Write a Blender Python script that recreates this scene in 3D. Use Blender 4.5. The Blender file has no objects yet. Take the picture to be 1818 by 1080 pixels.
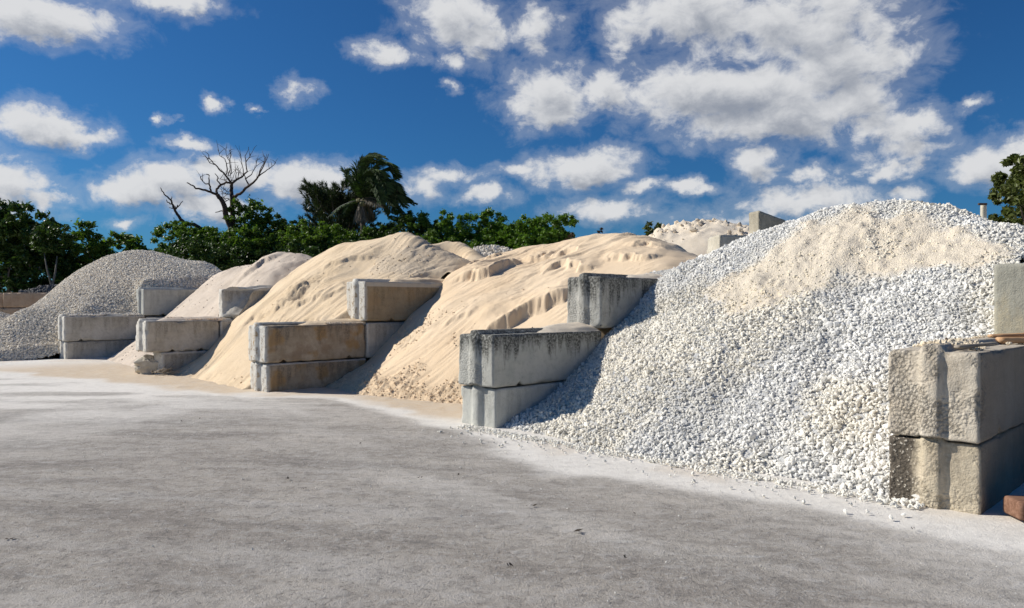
import bpy, math, random
import numpy as np
from math import radians as R

# ------------------------------------------------------------------ camera, sky, sun, exposure
sc = bpy.context.scene
col = sc.collection
EYE = 1.35
FPX = 1330.0
cam_d = bpy.data.cameras.new("camera")
cam = bpy.data.objects.new("camera", cam_d)
col.objects.link(cam)
cam.location = (0, 0, EYE)
cam.rotation_euler = (R(90), 0, 0)
cam_d.sensor_width = 36
cam_d.lens = 36 * FPX / 1818
cam_d.clip_start = 0.05
cam_d.clip_end = 5000
sc.camera = cam

SUN_EL = 35.0
SUN_AZ = 281.0          # compass-like: angle from +Y towards +X of the direction TO the sun
SKY_STRENGTH = 0.055
SUN_STRENGTH = 4.8
sc.view_settings.view_transform = 'Standard'
sc.view_settings.look = 'None'
sc.view_settings.gamma = 1
sc.view_settings.exposure = 0.15

sd = bpy.data.lights.new("sun", 'SUN')
sd.energy = SUN_STRENGTH
sd.angle = R(0.5)
sd.color = (1.0, 0.94, 0.85)
sun = bpy.data.objects.new("sun", sd)
col.objects.link(sun)
sun.rotation_euler = (R(90 - SUN_EL), 0, R(180 - SUN_AZ))
sun.location = (-20, 8, 20)

# clouds as (px, py, rx, ry, strength): read off as azimuth / elevation of the sky
CLOUDS = [
 (55,22,150,40,1.0),(120,35,60,25,.9),(300,2,90,24,.8),(345,10,40,22,.7),
 (80,222,95,34,1.1),(140,240,60,20,.9),(35,330,90,42,1.0),(85,352,45,26,.9),(-40,330,70,60,1),
 (378,178,17,13,.75),(287,211,13,8,.7),(453,187,9,7,.6),(520,156,26,16,.6),(335,256,45,11,.75),
 (235,338,80,36,1.1),(300,320,90,36,1.0),(400,302,90,26,.9),(545,322,85,36,1.1),(375,368,90,24,.9),(225,406,28,9,.6),
 (690,98,45,15,.7),(800,28,80,44,.85),(855,62,40,45,.75),(955,48,55,32,.7),(796,104,22,16,.6),(795,147,11,9,.5),
 (985,165,85,52,.95),(965,200,60,32,.8),(1075,160,55,34,.85),(1105,72,40,30,.65),
 (1230,20,150,48,1.0),(1400,50,190,72,1.0),(1300,165,200,56,1.15),(1370,210,170,48,1.1),(1480,120,125,80,.95),(1500,180,95,48,.8),
 (1600,222,85,30,.95),(1588,302,55,19,.85),(1540,228,30,30,.7),(1742,187,36,12,.7),(1770,290,110,36,1.0),(1850,250,80,34,1.1),(1600,262,70,20,.45),
 (1030,298,100,34,1.15),(925,300,45,15,.7),(1075,372,85,25,.85),(1130,335,42,14,.75),(1224,335,38,11,.7),
 (1350,290,50,30,.7),(1440,350,110,34,.95),(1440,303,60,16,.6),(1610,346,38,12,.6),
 (800,310,55,13,.6),(858,346,48,17,.75),(750,332,45,24,.65),(1300,390,120,14,.35),
]
world = bpy.data.worlds.new("World")
sc.world = world
world.use_nodes = True
nt = world.node_tree
nt.nodes.clear()
def N(t, typ, **kw):
    n = t.nodes.new(typ)
    for k, v in kw.items():
        setattr(n, k, v)
    return n
def ln(t, a, b):
    t.links.new(a, b)
def mth(t, op, a=None, b=None, c=None, clamp=False):
    n = t.nodes.new('ShaderNodeMath'); n.operation = op; n.use_clamp = clamp
    for i, q in enumerate((a, b, c)):
        if q is None: continue
        if hasattr(q, 'is_linked') or hasattr(q, 'links'): t.links.new(q, n.inputs[i])
        else: n.inputs[i].default_value = q
    return n.outputs[0]
def vmth(t, op, a=None, b=None):
    n = t.nodes.new('ShaderNodeVectorMath'); n.operation = op
    for i, q in enumerate((a, b)):
        if q is None: continue
        if hasattr(q, 'links'): t.links.new(q, n.inputs[i])
        else: n.inputs[i].default_value = q
    return n
def mapr(t, v, a, b, c=0.0, d=1.0, smooth=False):
    n = t.nodes.new('ShaderNodeMapRange')
    if smooth: n.interpolation_type = 'SMOOTHSTEP'
    t.links.new(v, n.inputs[0])
    for i, q in enumerate((a, b, c, d)): n.inputs[i+1].default_value = q
    return n.outputs[0]
def mixc(t, f, a, b, typ='MIX'):
    n = t.nodes.new('ShaderNodeMix'); n.data_type = 'RGBA'; n.blend_type = typ
    if hasattr(f, 'links'): t.links.new(f, n.inputs[0])
    else: n.inputs[0].default_value = f
    for i, q in ((6, a), (7, b)):
        if hasattr(q, 'links'): t.links.new(q, n.inputs[i])
        else: n.inputs[i].default_value = (*q, 1) if len(q) == 3 else q
    return n.outputs[2]
def noise(t, vec, scale, detail=4, rough=.55, dist=0, dim='3D'):
    n = t.nodes.new('ShaderNodeTexNoise'); n.noise_dimensions = dim
    if vec is not None: t.links.new(vec, n.inputs['Vector'])
    n.inputs['Scale'].default_value = scale; n.inputs['Detail'].default_value = detail
    n.inputs['Roughness'].default_value = rough; n.inputs['Distortion'].default_value = dist
    return n

# node group: cloud density for a sky coordinate (azimuth, elevation in radians)
g = bpy.data.node_groups.new("cloud_density", 'ShaderNodeTree')
g.interface.new_socket("Vector", in_out='INPUT', socket_type='NodeSocketVector')
g.interface.new_socket("Density", in_out='OUTPUT', socket_type='NodeSocketFloat')
gi = g.nodes.new('NodeGroupInput'); go = g.nodes.new('NodeGroupOutput')
w1 = noise(g, gi.outputs[0], 15, 6, .62)
wv = vmth(g, 'SUBTRACT', w1.outputs['Color'], (.5, .5, .5))
wv2 = vmth(g, 'MULTIPLY', wv.outputs[0], (.095, .055, 0))
pw = vmth(g, 'ADD', gi.outputs[0], wv2.outputs[0]).outputs[0]
best = None
for (px, py, rx, ry, s) in CLOUDS:
    az = math.atan((px-909)/FPX); el = math.atan((540-py)/FPX*math.cos(az))
    ra = rx/FPX*math.cos(az)**2; re = ry/FPX*math.cos(az)
    d_ = vmth(g, 'SUBTRACT', pw, (az, el, 0)).outputs[0]
    d_ = vmth(g, 'MULTIPLY', d_, (1/ra, 1/re, 0)).outputs[0]
    ln_ = vmth(g, 'LENGTH', d_).outputs['Value']
    f = mth(g, 'MULTIPLY_ADD', ln_, -s*.9, s)
    best = f if best is None else mth(g, 'SMOOTH_MAX', best, f, .12)
sv = vmth(g, 'MULTIPLY', gi.outputs[0], (1, 1.5, 1)).outputs[0]
n1 = noise(g, sv, 24, 12, .64, .35)
n2 = noise(g, sv, 7.5, 3, .5)
a_ = mth(g, 'MULTIPLY_ADD', n1.outputs['Fac'], 1.5, -.68)
b_ = mth(g, 'MULTIPLY_ADD', n2.outputs['Fac'], .9, -.45)
sm = mth(g, 'ADD', mth(g, 'ADD', best, a_), b_)
ln(g, sm, go.inputs[0])

tc = N(nt, 'ShaderNodeTexCoord')
sep = N(nt, 'ShaderNodeSeparateXYZ'); ln(nt, tc.outputs['Generated'], sep.inputs[0])
azn = mth(nt, 'ARCTAN2', sep.outputs[0], sep.outputs[1])
eln = mth(nt, 'ARCSINE', sep.outputs[2])
cmb = N(nt, 'ShaderNodeCombineXYZ'); ln(nt, azn, cmb.inputs[0]); ln(nt, eln, cmb.inputs[1])
def cd(off):
    v = vmth(nt, 'ADD', cmb.outputs[0], (off[0], off[1], 0)).outputs[0]
    gn = nt.nodes.new('ShaderNodeGroup'); gn.node_tree = g
    ln(nt, v, gn.inputs[0]); return gn.outputs[0]
den = cd((0, 0)); denu = cd((-.010, .020))
alpha = mapr(nt, den, -.06, .60, 0, 1, True)
wisp = mth(nt, 'MULTIPLY', mapr(nt, den, -.42, .15, 0, 1, True), .20)
alpha = mth(nt, 'MULTIPLY', mth(nt, 'MAXIMUM', alpha, wisp), .97)
shade = mapr(nt, denu, .1, 1.35, 0, 1, True)
ccol = mixc(nt, shade, (11.8, 11.9, 12.1), (4.7, 5.2, 6.2))
sky = N(nt, 'ShaderNodeTexSky'); sky.sky_type = 'NISHITA'; sky.sun_disc = False
sky.sun_elevation = R(SUN_EL); sky.sun_rotation = R(SUN_AZ)
sky.altitude = 0; sky.air_density = 1.0; sky.dust_density = 0.6; sky.ozone_density = 3.0
skyc = mixc(nt, 1.0, sky.outputs[0], (.24, .68, 1.14), 'MULTIPLY')
fin = mixc(nt, alpha, skyc, ccol)
bg = N(nt, 'ShaderNodeBackground'); bg.inputs['Strength'].default_value = SKY_STRENGTH
ln(nt, fin, bg.inputs['Color'])
wo = N(nt, 'ShaderNodeOutputWorld'); ln(nt, bg.outputs[0], wo.inputs[0])
world.cycles.sampling_method = 'MANUAL'; world.cycles.sample_map_resolution = 512

# ------------------------------------------------------------------ helpers
S2 = math.sqrt(.5)
def hashf(ix, iy, iz, seed):
    h = (ix.astype(np.int64)*374761393 + iy.astype(np.int64)*668265263 + iz.astype(np.int64)*2147483647 + seed*974711) & 0xffffffff
    h = ((h ^ (h >> 13))*1274126177) & 0xffffffff
    h = ((h ^ (h >> 16))*2246822519) & 0xffffffff
    return ((h ^ (h >> 15)) & 0xffffff)/float(0xffffff)
def vn2(x, y, seed=0):
    ix = np.floor(x); iy = np.floor(y); fx = x-ix; fy = y-iy
    fx = fx*fx*fx*(fx*(fx*6-15)+10); fy = fy*fy*fy*(fy*(fy*6-15)+10)
    z = np.zeros_like(ix)
    a = hashf(ix, iy, z, seed); b = hashf(ix+1, iy, z, seed); c = hashf(ix, iy+1, z, seed); d = hashf(ix+1, iy+1, z, seed)
    return (a*(1-fx)+b*fx)*(1-fy)+(c*(1-fx)+d*fx)*fy
def vn3(x, y, z, seed=0):
    ix = np.floor(x); iy = np.floor(y); iz = np.floor(z)
    fx = x-ix; fy = y-iy; fz = z-iz
    fx = fx*fx*(3-2*fx); fy = fy*fy*(3-2*fy); fz = fz*fz*(3-2*fz)
    r = 0
    for dz in (0, 1):
        a = hashf(ix, iy, iz+dz, seed); b = hashf(ix+1, iy, iz+dz, seed); c = hashf(ix, iy+1, iz+dz, seed); d = hashf(ix+1, iy+1, iz+dz, seed)
        q = (a*(1-fx)+b*fx)*(1-fy)+(c*(1-fx)+d*fx)*fy
        r = r+q*(fz if dz else 1-fz)
    return r
def fbm2(x, y, o=4, seed=0, g=.5):
    r = 0; a = 1; t = 0
    for i in range(o):
        r = r+a*(vn2(x*2**i+17*i, y*2**i-31*i, seed+i)-.5); t += a; a *= g
    return r/t*2
def fbm3(x, y, z, o=3, seed=0):
    r = 0; a = 1; t = 0
    for i in range(o):
        r = r+a*(vn3(x*2**i+7*i, y*2**i, z*2**i, seed+i)-.5); t += a; a *= .5
    return r/t*2
def sstep(x, a, b):
    t = np.clip((x-a)/(b-a), 0, 1); return t*t*(3-2*t)

def make_mesh(name, verts, faces, smooth=False, attrs=None, nper=None):
    me = bpy.data.meshes.new(name)
    verts = np.asarray(verts, dtype=np.float32)
    if isinstance(faces, np.ndarray):
        nf, k = faces.shape
        me.vertices.add(len(verts)); me.vertices.foreach_set('co', verts.ravel())
        me.loops.add(nf*k); me.loops.foreach_set('vertex_index', faces.astype(np.int32).ravel())
        me.polygons.add(nf); me.polygons.foreach_set('loop_start', np.arange(0, nf*k, k, dtype=np.int32))
        me.polygons.foreach_set('loop_total', np.full(nf, k, dtype=np.int32))
        me.update(calc_edges=True)
    else:
        me.from_pydata([tuple(map(float, v)) for v in verts], [], faces); me.update()
    me.polygons.foreach_set('use_smooth', np.full(len(me.polygons), smooth, dtype=bool))
    for k_, arr in (attrs or {}).items():
        arr = np.asarray(arr, dtype=np.float32)
        if arr.ndim == 1:
            at = me.attributes.new(k_, 'FLOAT', 'POINT'); at.data.foreach_set('value', arr)
        else:
            at = me.attributes.new(k_, 'FLOAT_COLOR', 'POINT')
            at.data.foreach_set('color', np.concatenate([arr, np.ones((len(arr), 1), np.float32)], 1).ravel())
    return me
def obj(name, me, mat=None, parent=None, loc=(0, 0, 0), rz=0):
    o = bpy.data.objects.new(name, me); col.objects.link(o)
    o.location = loc; o.rotation_euler = (0, 0, rz)
    if mat is not None: me.materials.append(mat)
    if parent is not None: o.parent = parent
    return o
def tag(o, label=None, cat=None, group=None, kind=None):
    if label: o['label'] = label
    if cat: o['category'] = cat
    if group: o['group'] = group
    if kind: o['kind'] = kind
    return o
def empty(name, loc, rz=0):
    o = bpy.data.objects.new(name, None); col.objects.link(o); o.location = loc; o.rotation_euler = (0, 0, rz)
    o.empty_display_size = .2
    return o
# survey helpers: a sight line of the photograph meets a plane of the yard
def at(px, py, Y): return ((px-909)/FPX*Y, Y, EYE+(540-py)/FPX*Y)
def gnd(px, py):
    Y = FPX*EYE/(py-540); return ((px-909)/FPX*Y, Y)
def uvh(px, py, Y):
    x, y, h = at(px, py, Y); return ((x+y)*S2, (y-x)*S2, h)
def onu(px, py, u): return uvh(px, py, u/(S2*(1-(px-909)/FPX)))
def onv(px, py, v): return uvh(px, py, v/(S2*(1+(px-909)/FPX)))
def ong(px, py):
    x, y = gnd(px, py); return ((x+y)*S2, (y-x)*S2, 0.0)
def vu(x, y): return (x+y)*S2, (y-x)*S2
def xy(v, u): return (v-u)*S2, (v+u)*S2

def new_mat(name, rough=.9):
    m = bpy.data.materials.new(name); m.use_nodes = True
    t = m.node_tree; b = t.nodes['Principled BSDF']; b.inputs['Roughness'].default_value = rough
    b.inputs['Specular IOR Level'].default_value = .25
    return m, t, b
def bump(t, b, h, strength, dist):
    n = t.nodes.new('ShaderNodeBump'); n.inputs['Strength'].default_value = strength; n.inputs['Distance'].default_value = dist
    t.links.new(h, n.inputs['Height']); t.links.new(n.outputs[0], b.inputs['Normal']); return n
def objco(t):
    return t.nodes.new('ShaderNodeTexCoord').outputs['Object']
def attr(t, name):
    n = t.nodes.new('ShaderNodeAttribute'); n.attribute_name = name; return n

# ------------------------------------------------------------------ materials
def mat_sand(name, c1, c2, grit=.5):
    m, t, b = new_mat(name, .95)
    co = objco(t)
    n1 = noise(t, co, 1.6, 6, .6); n2 = noise(t, co, 55, 3, .7); n3 = noise(t, co, 260, 2, .6)
    c = mixc(t, mapr(t, n1.outputs['Fac'], .35, .65), c1, c2)
    c = mixc(t, mth(t, 'MULTIPLY', mapr(t, n2.outputs['Fac'], .45, .75), .35*grit), c, tuple(x*.72 for x in c2))
    tint = attr(t, 'tint')
    c = mixc(t, 1.0, c, tint.outputs['Color'], 'MULTIPLY')
    ln(t, c, b.inputs['Base Color'])
    h = mth(t, 'ADD', mth(t, 'MULTIPLY', n2.outputs['Fac'], .8), mth(t, 'MULTIPLY', n3.outputs['Fac'], .35))
    bump(t, b, h, .8, .014)
    return m
SAND_PEACH = mat_sand('peach_sand', (.81, .645, .455), (.755, .59, .405))
SAND_TAN = mat_sand('tan_sand', (.79, .63, .435), (.71, .55, .36), .8)
SAND_PINK = mat_sand('pale_pinkish_sand', (.68, .58, .475), (.60, .505, .405), .8)
SAND_WHITE = mat_sand('white_sand', (.80, .70, .56), (.74, .64, .50), .9)

def mat_stone(name, dark, light, base=False, mot=30, bsc=150, bdist=.004):
    m, t, b = new_mat(name, .85)
    tint = attr(t, 'tint')
    co = objco(t)
    n1 = noise(t, co, mot, 3, .6)
    c = mixc(t, mapr(t, n1.outputs['Fac'], .3, .7), dark, light)
    c = mixc(t, 1.0, c, tint.outputs['Color'], 'MULTIPLY')
    ln(t, c, b.inputs['Base Color'])
    n2 = noise(t, co, bsc, 3, .65)
    bump(t, b, n2.outputs['Fac'], .4 if bdist < .01 else .9, bdist)
    return m
WHITE_STONE = mat_stone('white_crushed_stone', (.77, .75, .70), (.90, .88, .82))
GREY_STONE = mat_stone('grey_crushed_stone', (.66, .60, .51), (.86, .80, .70))
DARK_STONE = mat_stone('dark_rubble_stone', (.10, .10, .10), (.20, .19, .18))

def mat_concrete(name, base, light, stain, algae=.5, ochre=0., pits=.4, ctop=.6, endpale=None, agg=0., darkleft=False):
    """cast concrete: mottled, algae streaks running down from the top edge, pits, dust"""
    m, t, b = new_mat(name, .92)
    co = objco(t)
    n1 = noise(t, co, 2.2, 6, .62, .3); n2 = noise(t, co, 14, 5, .65); n3 = noise(t, co, 90, 3, .6)
    c = mixc(t, mapr(t, n1.outputs['Fac'], .36, .64), base, light)
    c = mixc(t, mth(t, 'MULTIPLY', mapr(t, n2.outputs['Fac'], .5, .72), .45), c, tuple(x*.62 for x in base))
    if ochre > 0:
        nv = t.nodes.new('ShaderNodeTexVoronoi'); nv.inputs['Scale'].default_value = 2.4
        wn = noise(t, co, 6, 3, .6); vv = vmth(t, 'ADD', co, vmth(t, 'MULTIPLY', wn.outputs['Color'], (.22, .22, .22)).outputs[0]).outputs[0]
        ln(t, vv, nv.inputs['Vector'])
        om = mth(t, 'MULTIPLY', mapr(t, nv.outputs['Distance'], .44, .34, 0, 1), mapr(t, noise(t, co, 1.7, 3).outputs['Fac'], .46, .52))
        c = mixc(t, mth(t, 'MULTIPLY', om, ochre), c, (.40, .265, .13))
        nb = noise(t, co, 3.1, 4, .6)
        c = mixc(t, mth(t, 'MULTIPLY', mapr(t, nb.outputs['Fac'], .5, .62), ochre*.6), c, (.27, .19, .12))
    sp = t.nodes.new('ShaderNodeSeparateXYZ'); ln(t, co, sp.inputs[0])
    st = vmth(t, 'MULTIPLY', co, (9, 9, 1.4)).outputs[0]
    ns = noise(t, st, 1.0, 5, .65)
    hz = mapr(t, sp.outputs[2], .10, .62, -.35, .38)
    al = mapr(t, mth(t, 'ADD', ns.outputs['Fac'], mth(t, 'MULTIPLY', hz, ctop)), .50, .68)
    n5 = noise(t, co, 34, 4, .7)
    al = mth(t, 'MULTIPLY', al, mapr(t, n5.outputs['Fac'], .30, .55))
    c = mixc(t, mth(t, 'MULTIPLY', al, algae), c, stain)
    vo = t.nodes.new('ShaderNodeTexVoronoi'); vo.inputs['Scale'].default_value = 38; ln(t, co, vo.inputs['Vector'])
    pm = mth(t, 'MULTIPLY', mapr(t, vo.outputs['Distance'], .22, .08), mapr(t, noise(t, co, 5, 2).outputs['Fac'], .5, .62))
    c = mixc(t, mth(t, 'MULTIPLY', pm, pits), c, tuple(x*.35 for x in base))
    if endpale:
        em = mth(t, 'MULTIPLY', mapr(t, sp.outputs[0], .07, .0), mapr(t, n2.outputs['Fac'], .66, .5))
        em = mth(t, 'MAXIMUM', em, mth(t, 'MULTIPLY', mapr(t, sp.outputs[2], .585, .60), .6))
        c = mixc(t, mth(t, 'MULTIPLY', em, .85), c, endpale)
    va = t.nodes.new('ShaderNodeTexVoronoi'); va.inputs['Scale'].default_value = 44; ln(t, vmth(t, 'ADD', co, vmth(t, 'MULTIPLY', n3.outputs['Color'], (.02, .02, .02)).outputs[0]).outputs[0], va.inputs['Vector'])
    am = mth(t, 'MULTIPLY', mapr(t, noise(t, co, 3.4, 4, .6).outputs['Fac'], .45, .55), mapr(t, sp.outputs[0], .20, .06))
    c = mixc(t, mth(t, 'MULTIPLY', mth(t, 'MULTIPLY', am, mapr(t, va.outputs['Distance'], .4, .75)), agg*.7), c, tuple(x*.45 for x in base))
    ln(t, c, b.inputs['Base Color'])
    if agg > .5:  # shade on the unlit long side, painted into the colour as dark brown
        side_shade = mth(t, 'MULTIPLY', mapr(t, sp.outputs[1], .03, .012), mapr(t, mth(t, 'ADD', sp.outputs[0], mth(t, 'MULTIPLY', n2.outputs['Fac'], .06)), .02, .08))
        c = mixc(t, mth(t, 'MULTIPLY', side_shade, .8), c, mixc(t, n1.outputs['Fac'], (.13, .10, .07), (.26, .215, .165)))
        ln(t, c, b.inputs['Base Color'])
    if darkleft:
        dl = mth(t, 'MULTIPLY', mapr(t, mth(t, 'ADD', sp.outputs[1], mth(t, 'MULTIPLY', n2.outputs['Fac'], .16)), .44, .50), mapr(t, sp.outputs[0], .2, .05))
        peb = mixc(t, mapr(t, va.outputs['Distance'], .28, .20), (.09, .075, .06), (.66, .60, .50))
        c = mixc(t, mth(t, 'MULTIPLY', dl, .9), c, peb)
        ln(t, c, b.inputs['Base Color'])
    aggh = mth(t, 'MULTIPLY', mth(t, 'MULTIPLY', va.outputs['Distance'], am), -2.6*agg)
    h = mth(t, 'ADD', mth(t, 'ADD', aggh, mth(t, 'ADD', mth(t, 'MULTIPLY', n2.outputs['Fac'], 1.0), mth(t, 'MULTIPLY', n3.outputs['Fac'], .45))), mth(t, 'MULTIPLY', pm, -.8*pits))
    bump(t, b, h, .8, .014)
    return m
CON_PALE = mat_concrete('pale_dusty_concrete', (.42, .385, .32), (.58, .545, .475), (.13, .115, .09), .5, 0, .3, .5, (.70, .67, .60))
CON_GREY = mat_concrete('grey_concrete_black_algae', (.40, .40, .36), (.50, .49, .44), (.045, .045, .04), .92, 0, .7, .85, None, .3)
CON_DARK = mat_concrete('dark_algae_concrete', (.34, .34, .31), (.47, .46, .42), (.05, .05, .045), .9, 0, .6, .55, None, .5)
CON_CLEAN = mat_concrete('clean_grey_concrete', (.46, .46, .42), (.54, .54, .49), (.16, .15, .13), .35, 0, .4, .3)
CON_OCHRE = mat_concrete('ochre_stained_concrete', (.34, .27, .185), (.47, .39, .29), (.10, .09, .075), .6, 1.0, .35, .5, (.66, .65, .60))
CON_BROWN = mat_concrete('brown_stained_concrete', (.30, .235, .15), (.40, .315, .20), (.10, .08, .05), .4, .35, .2, .3, (.66, .65, .60))
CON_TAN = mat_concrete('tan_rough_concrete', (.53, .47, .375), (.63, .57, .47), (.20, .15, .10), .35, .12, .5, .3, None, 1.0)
CON_TANLOW = mat_concrete('tan_concrete_dark_left_edge', (.50, .43, .31), (.62, .54, .41), (.16, .13, .10), .4, .1, .7, .3, None, .6, True)
CON_DUN = mat_concrete('dun_concrete', (.36, .33, .26), (.46, .42, .33), (.17, .15, .11), .4, 0, .3, .3)
CON_WHITE = mat_concrete('whitewashed_concrete', (.50, .46, .37), (.62, .58, .48), (.34, .32, .26), .5, 0, .2, .3)
CON_SLAB = mat_concrete('olive_grey_concrete', (.30, .29, .24), (.36, .35, .29), (.46, .41, .29), .8, 0, .3, -.6)
CON_RED = mat_concrete('reddish_brown_concrete', (.36, .25, .17), (.46, .34, .24), (.45, .38, .30), .35, 0, .3, .9)

# leaves, bark, rust, wood
def mat_leaf(name, dark, light, trans=.25):
    m, t, b = new_mat(name, .42)
    b.inputs['Specular IOR Level'].default_value = .3
    a = attr(t, 'leaf')
    c = mixc(t, a.outputs['Fac'], dark, light)
    ln(t, c, b.inputs['Base Color'])
    tr = t.nodes.new('ShaderNodeBsdfTranslucent'); ln(t, mixc(t, 1.0, c, (1.1, 1.25, .5), 'MULTIPLY'), tr.inputs[0])
    ms = t.nodes.new('ShaderNodeMixShader'); ms.inputs[0].default_value = trans
    ln(t, b.outputs[0], ms.inputs[1]); ln(t, tr.outputs[0], ms.inputs[2])
    ln(t, ms.outputs[0], t.nodes['Material Output'].inputs[0])
    return m
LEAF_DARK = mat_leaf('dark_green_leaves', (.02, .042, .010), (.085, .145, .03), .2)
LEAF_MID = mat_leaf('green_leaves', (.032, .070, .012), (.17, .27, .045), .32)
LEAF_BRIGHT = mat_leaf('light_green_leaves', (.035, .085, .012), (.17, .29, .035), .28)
LEAF_OLIVE = mat_leaf('olive_brown_leaves', (.035, .05, .014), (.13, .155, .04), .2)
LEAF_RED = mat_leaf('reddish_leaves', (.04, .03, .02), (.12, .07, .045), .2)
LEAF_PALM = mat_leaf('palm_leaflets', (.014, .032, .009), (.06, .105, .028), .15)
LEAF_PALM.node_tree.nodes['Principled BSDF'].inputs['Roughness'].default_value = .65
LEAF_PINE = mat_leaf('pine_needles', (.025, .045, .016), (.075, .10, .04), .1)
LEAF_DRY = mat_leaf('dry_brown_fronds', (.08, .07, .05), (.20, .17, .12), .15)
def mat_plain(name, c1, c2, scale=8, rough=.85, metal=0, bd=.01):
    m, t, b = new_mat(name, rough); co = objco(t)
    n = noise(t, co, scale, 5, .6)
    ln(t, mixc(t, mapr(t, n.outputs['Fac'], .35, .65), c1, c2), b.inputs['Base Color'])
    b.inputs['Metallic'].default_value = metal
    bump(t, b, n.outputs['Fac'], .5, bd)
    return m
BARK = mat_plain('grey_brown_bark', (.10, .08, .06), (.19, .16, .13), 14)
DEADWOOD = mat_plain('dark_dead_wood', (.045, .032, .026), (.10, .07, .055), 10)
PALE_BARK = mat_plain('pale_bark', (.28, .26, .23), (.40, .38, .34), 9)
GREY_BARK = mat_plain('dull_grey_bark', (.13, .12, .10), (.22, .20, .17), 9)
RUST = mat_plain('dark_rusty_steel', (.05, .04, .035), (.12, .07, .045), 40, .7, .3, .002)
def mat_wood(name, c1, c2):
    m, t, b = new_mat(name, .8); co = objco(t)
    st = vmth(t, 'MULTIPLY', co, (2, 26, 26)).outputs[0]
    n = noise(t, st, 1.6, 5, .6, .6)
    ln(t, mixc(t, mapr(t, n.outputs['Fac'], .35, .65), c1, c2), b.inputs['Base Color'])
    bump(t, b, n.outputs['Fac'], .6, .006)
    return m
WOOD_RED = mat_wood('reddish_brown_timber', (.15, .075, .045), (.27, .15, .10))
WOOD_ORANGE = mat_wood('orange_split_wood', (.42, .23, .11), (.58, .38, .22))
WOOD_GREY = mat_wood('weathered_grey_wood', (.20, .17, .13), (.36, .31, .25))
WOOD_DUSTY = mat_wood('dusty_top_timber', (.30, .24, .18), (.42, .35, .27))

# ------------------------------------------------------------------ the walls' lines (u = along the row to the left, v = into the bays)
W = .58
CORN = {}
for k, (px, py) in {'E': (1740, 910), 'D': (880, 759), 'C': (471, 697), 'B': (259, 666), 'A': (114, 637)}.items():
    CORN[k] = vu(*gnd(px, py))
UR = {k: CORN[k][1] for k in CORN}; VF = {k: CORN[k][0] for k in CORN}
print('corners', {k: (round(a, 2), round(b, 2)) for k, (a, b) in CORN.items()})

# ------------------------------------------------------------------ ground
def axis(lo, hi, step, far, growth=1.22):
    a = list(np.arange(lo, hi+1e-6, step)); s = step
    l = [lo]; x = lo; s = step
    while x > -far: s *= growth; x -= s; l.append(x)
    r = [hi]; x = hi; s = step
    while x < far: s *= growth; x += s; r.append(x)
    return np.array(l[::-1][:-1]+a+r[1:])
gx = axis(-15, 7, .06, 900); gy = axis(1.6, 19, .06, 900)
GX, GY = np.meshgrid(gx, gy, indexing='ij')
GV, GU = vu(GX, GY)
def dust_line(u):
    return np.interp(u, [-5, 1.3, 2.4, 4.0, 5.2, 7.7, 9.5, 11, 13, 15, 17, 20, 24, 60], [5.2, 5.05, 4.85, 4.5, 4.95, 5.45, 5.6, 4.7, 4.2, 3.7, 3.2, 2.5, 1.8, 0])
near = np.exp(-((np.abs(GX)/40)**2+(GY/40)**2))
e = fbm2(GX*1.1, GY*1.6, 5, 3)*.55+fbm2(GU*.35, GV*2.2, 4, 9)*.35
dd = GV-dust_line(GU)+e*.55
dust = sstep(dd, -.22, .16)*.95
veil = sstep(dd, -2.6, .1)*(.2+.8*sstep(fbm2(GU*.30, GV*1.7, 5, 21), -.1, .4))*.55
left_veil = sstep(GU, 5.5, 13)*(.30+.70*sstep(fbm2(GX*.6, GY*1.5, 5, 33)+.45*sstep(GU, 9, 18), -.15, .35))*.95*sstep(GV, -1.5, 3.4)
dust = np.clip(np.maximum(dust, np.maximum(veil, left_veil)), 0, 1)
sandy = sstep(GU, 5.6, 7.2)*(1-sstep(GU, 17.5, 20.5))*sstep(dd+fbm2(GX*2, GY*2, 3, 5)*.35, .15, .75)
sandy = np.maximum(sandy, .35*sstep(dd, .3, .6)*sstep(fbm2(GX*1.4, GY*1.4, 3, 51), 0, .4))
gz = fbm2(GX*.25, GY*.25, 3, 71)*.018*np.clip(1-sstep(np.hypot(GX, GY), 30, 60), 0, 1)+fbm2(GX*2.3, GY*2.3, 3, 72)*.004
gz += sandy*np.clip(fbm2(GX*5, GY*5, 3, 91), 0, 1)*.02
GZ = gz - .012
nx, ny = GX.shape
idx = np.arange(nx*ny).reshape(nx, ny)
F = np.stack([idx[:-1, :-1], idx[1:, :-1], idx[1:, 1:], idx[:-1, 1:]], -1).reshape(-1, 4)
me = make_mesh('ground', np.stack([GX, GY, GZ], -1).reshape(-1, 3), F, True, {'dust': dust.ravel(), 'sandy': sandy.ravel(), 'yard': sstep(45-np.hypot(GX*.7, GY-10), 0, 10).ravel()})
m, t, b = new_mat('dusty_asphalt', .88)
co = objco(t)
st = vmth(t, 'MULTIPLY', co, (1.0, 1.35, 1)).outputs[0]
n1 = noise(t, st, .8, 8, .66, .5); n2 = noise(t, st, 7, 7, .72, .3)
dv_ = vmth(t, 'SUBTRACT', co, (-6.5, -16.0, 0)).outputs[0]; dl_ = vmth(t, 'LENGTH', dv_).outputs['Value']
sx_ = N(t, 'ShaderNodeSeparateXYZ'); ln(t, dv_, sx_.inputs[0]); an_ = mth(t, 'ARCTAN2', sx_.outputs[0], sx_.outputs[1])
cx_ = N(t, 'ShaderNodeCombineXYZ'); ln(t, mth(t, 'MULTIPLY', dl_, 2.2), cx_.inputs[0]); ln(t, mth(t, 'MULTIPLY', an_, 5.0), cx_.inputs[1])
ntk = noise(t, cx_.outputs[0], 1.0, 5, .62, .15); n3 = noise(t, co, 120, 3, .75); n4 = noise(t, co, 34, 4, .7)
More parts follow.
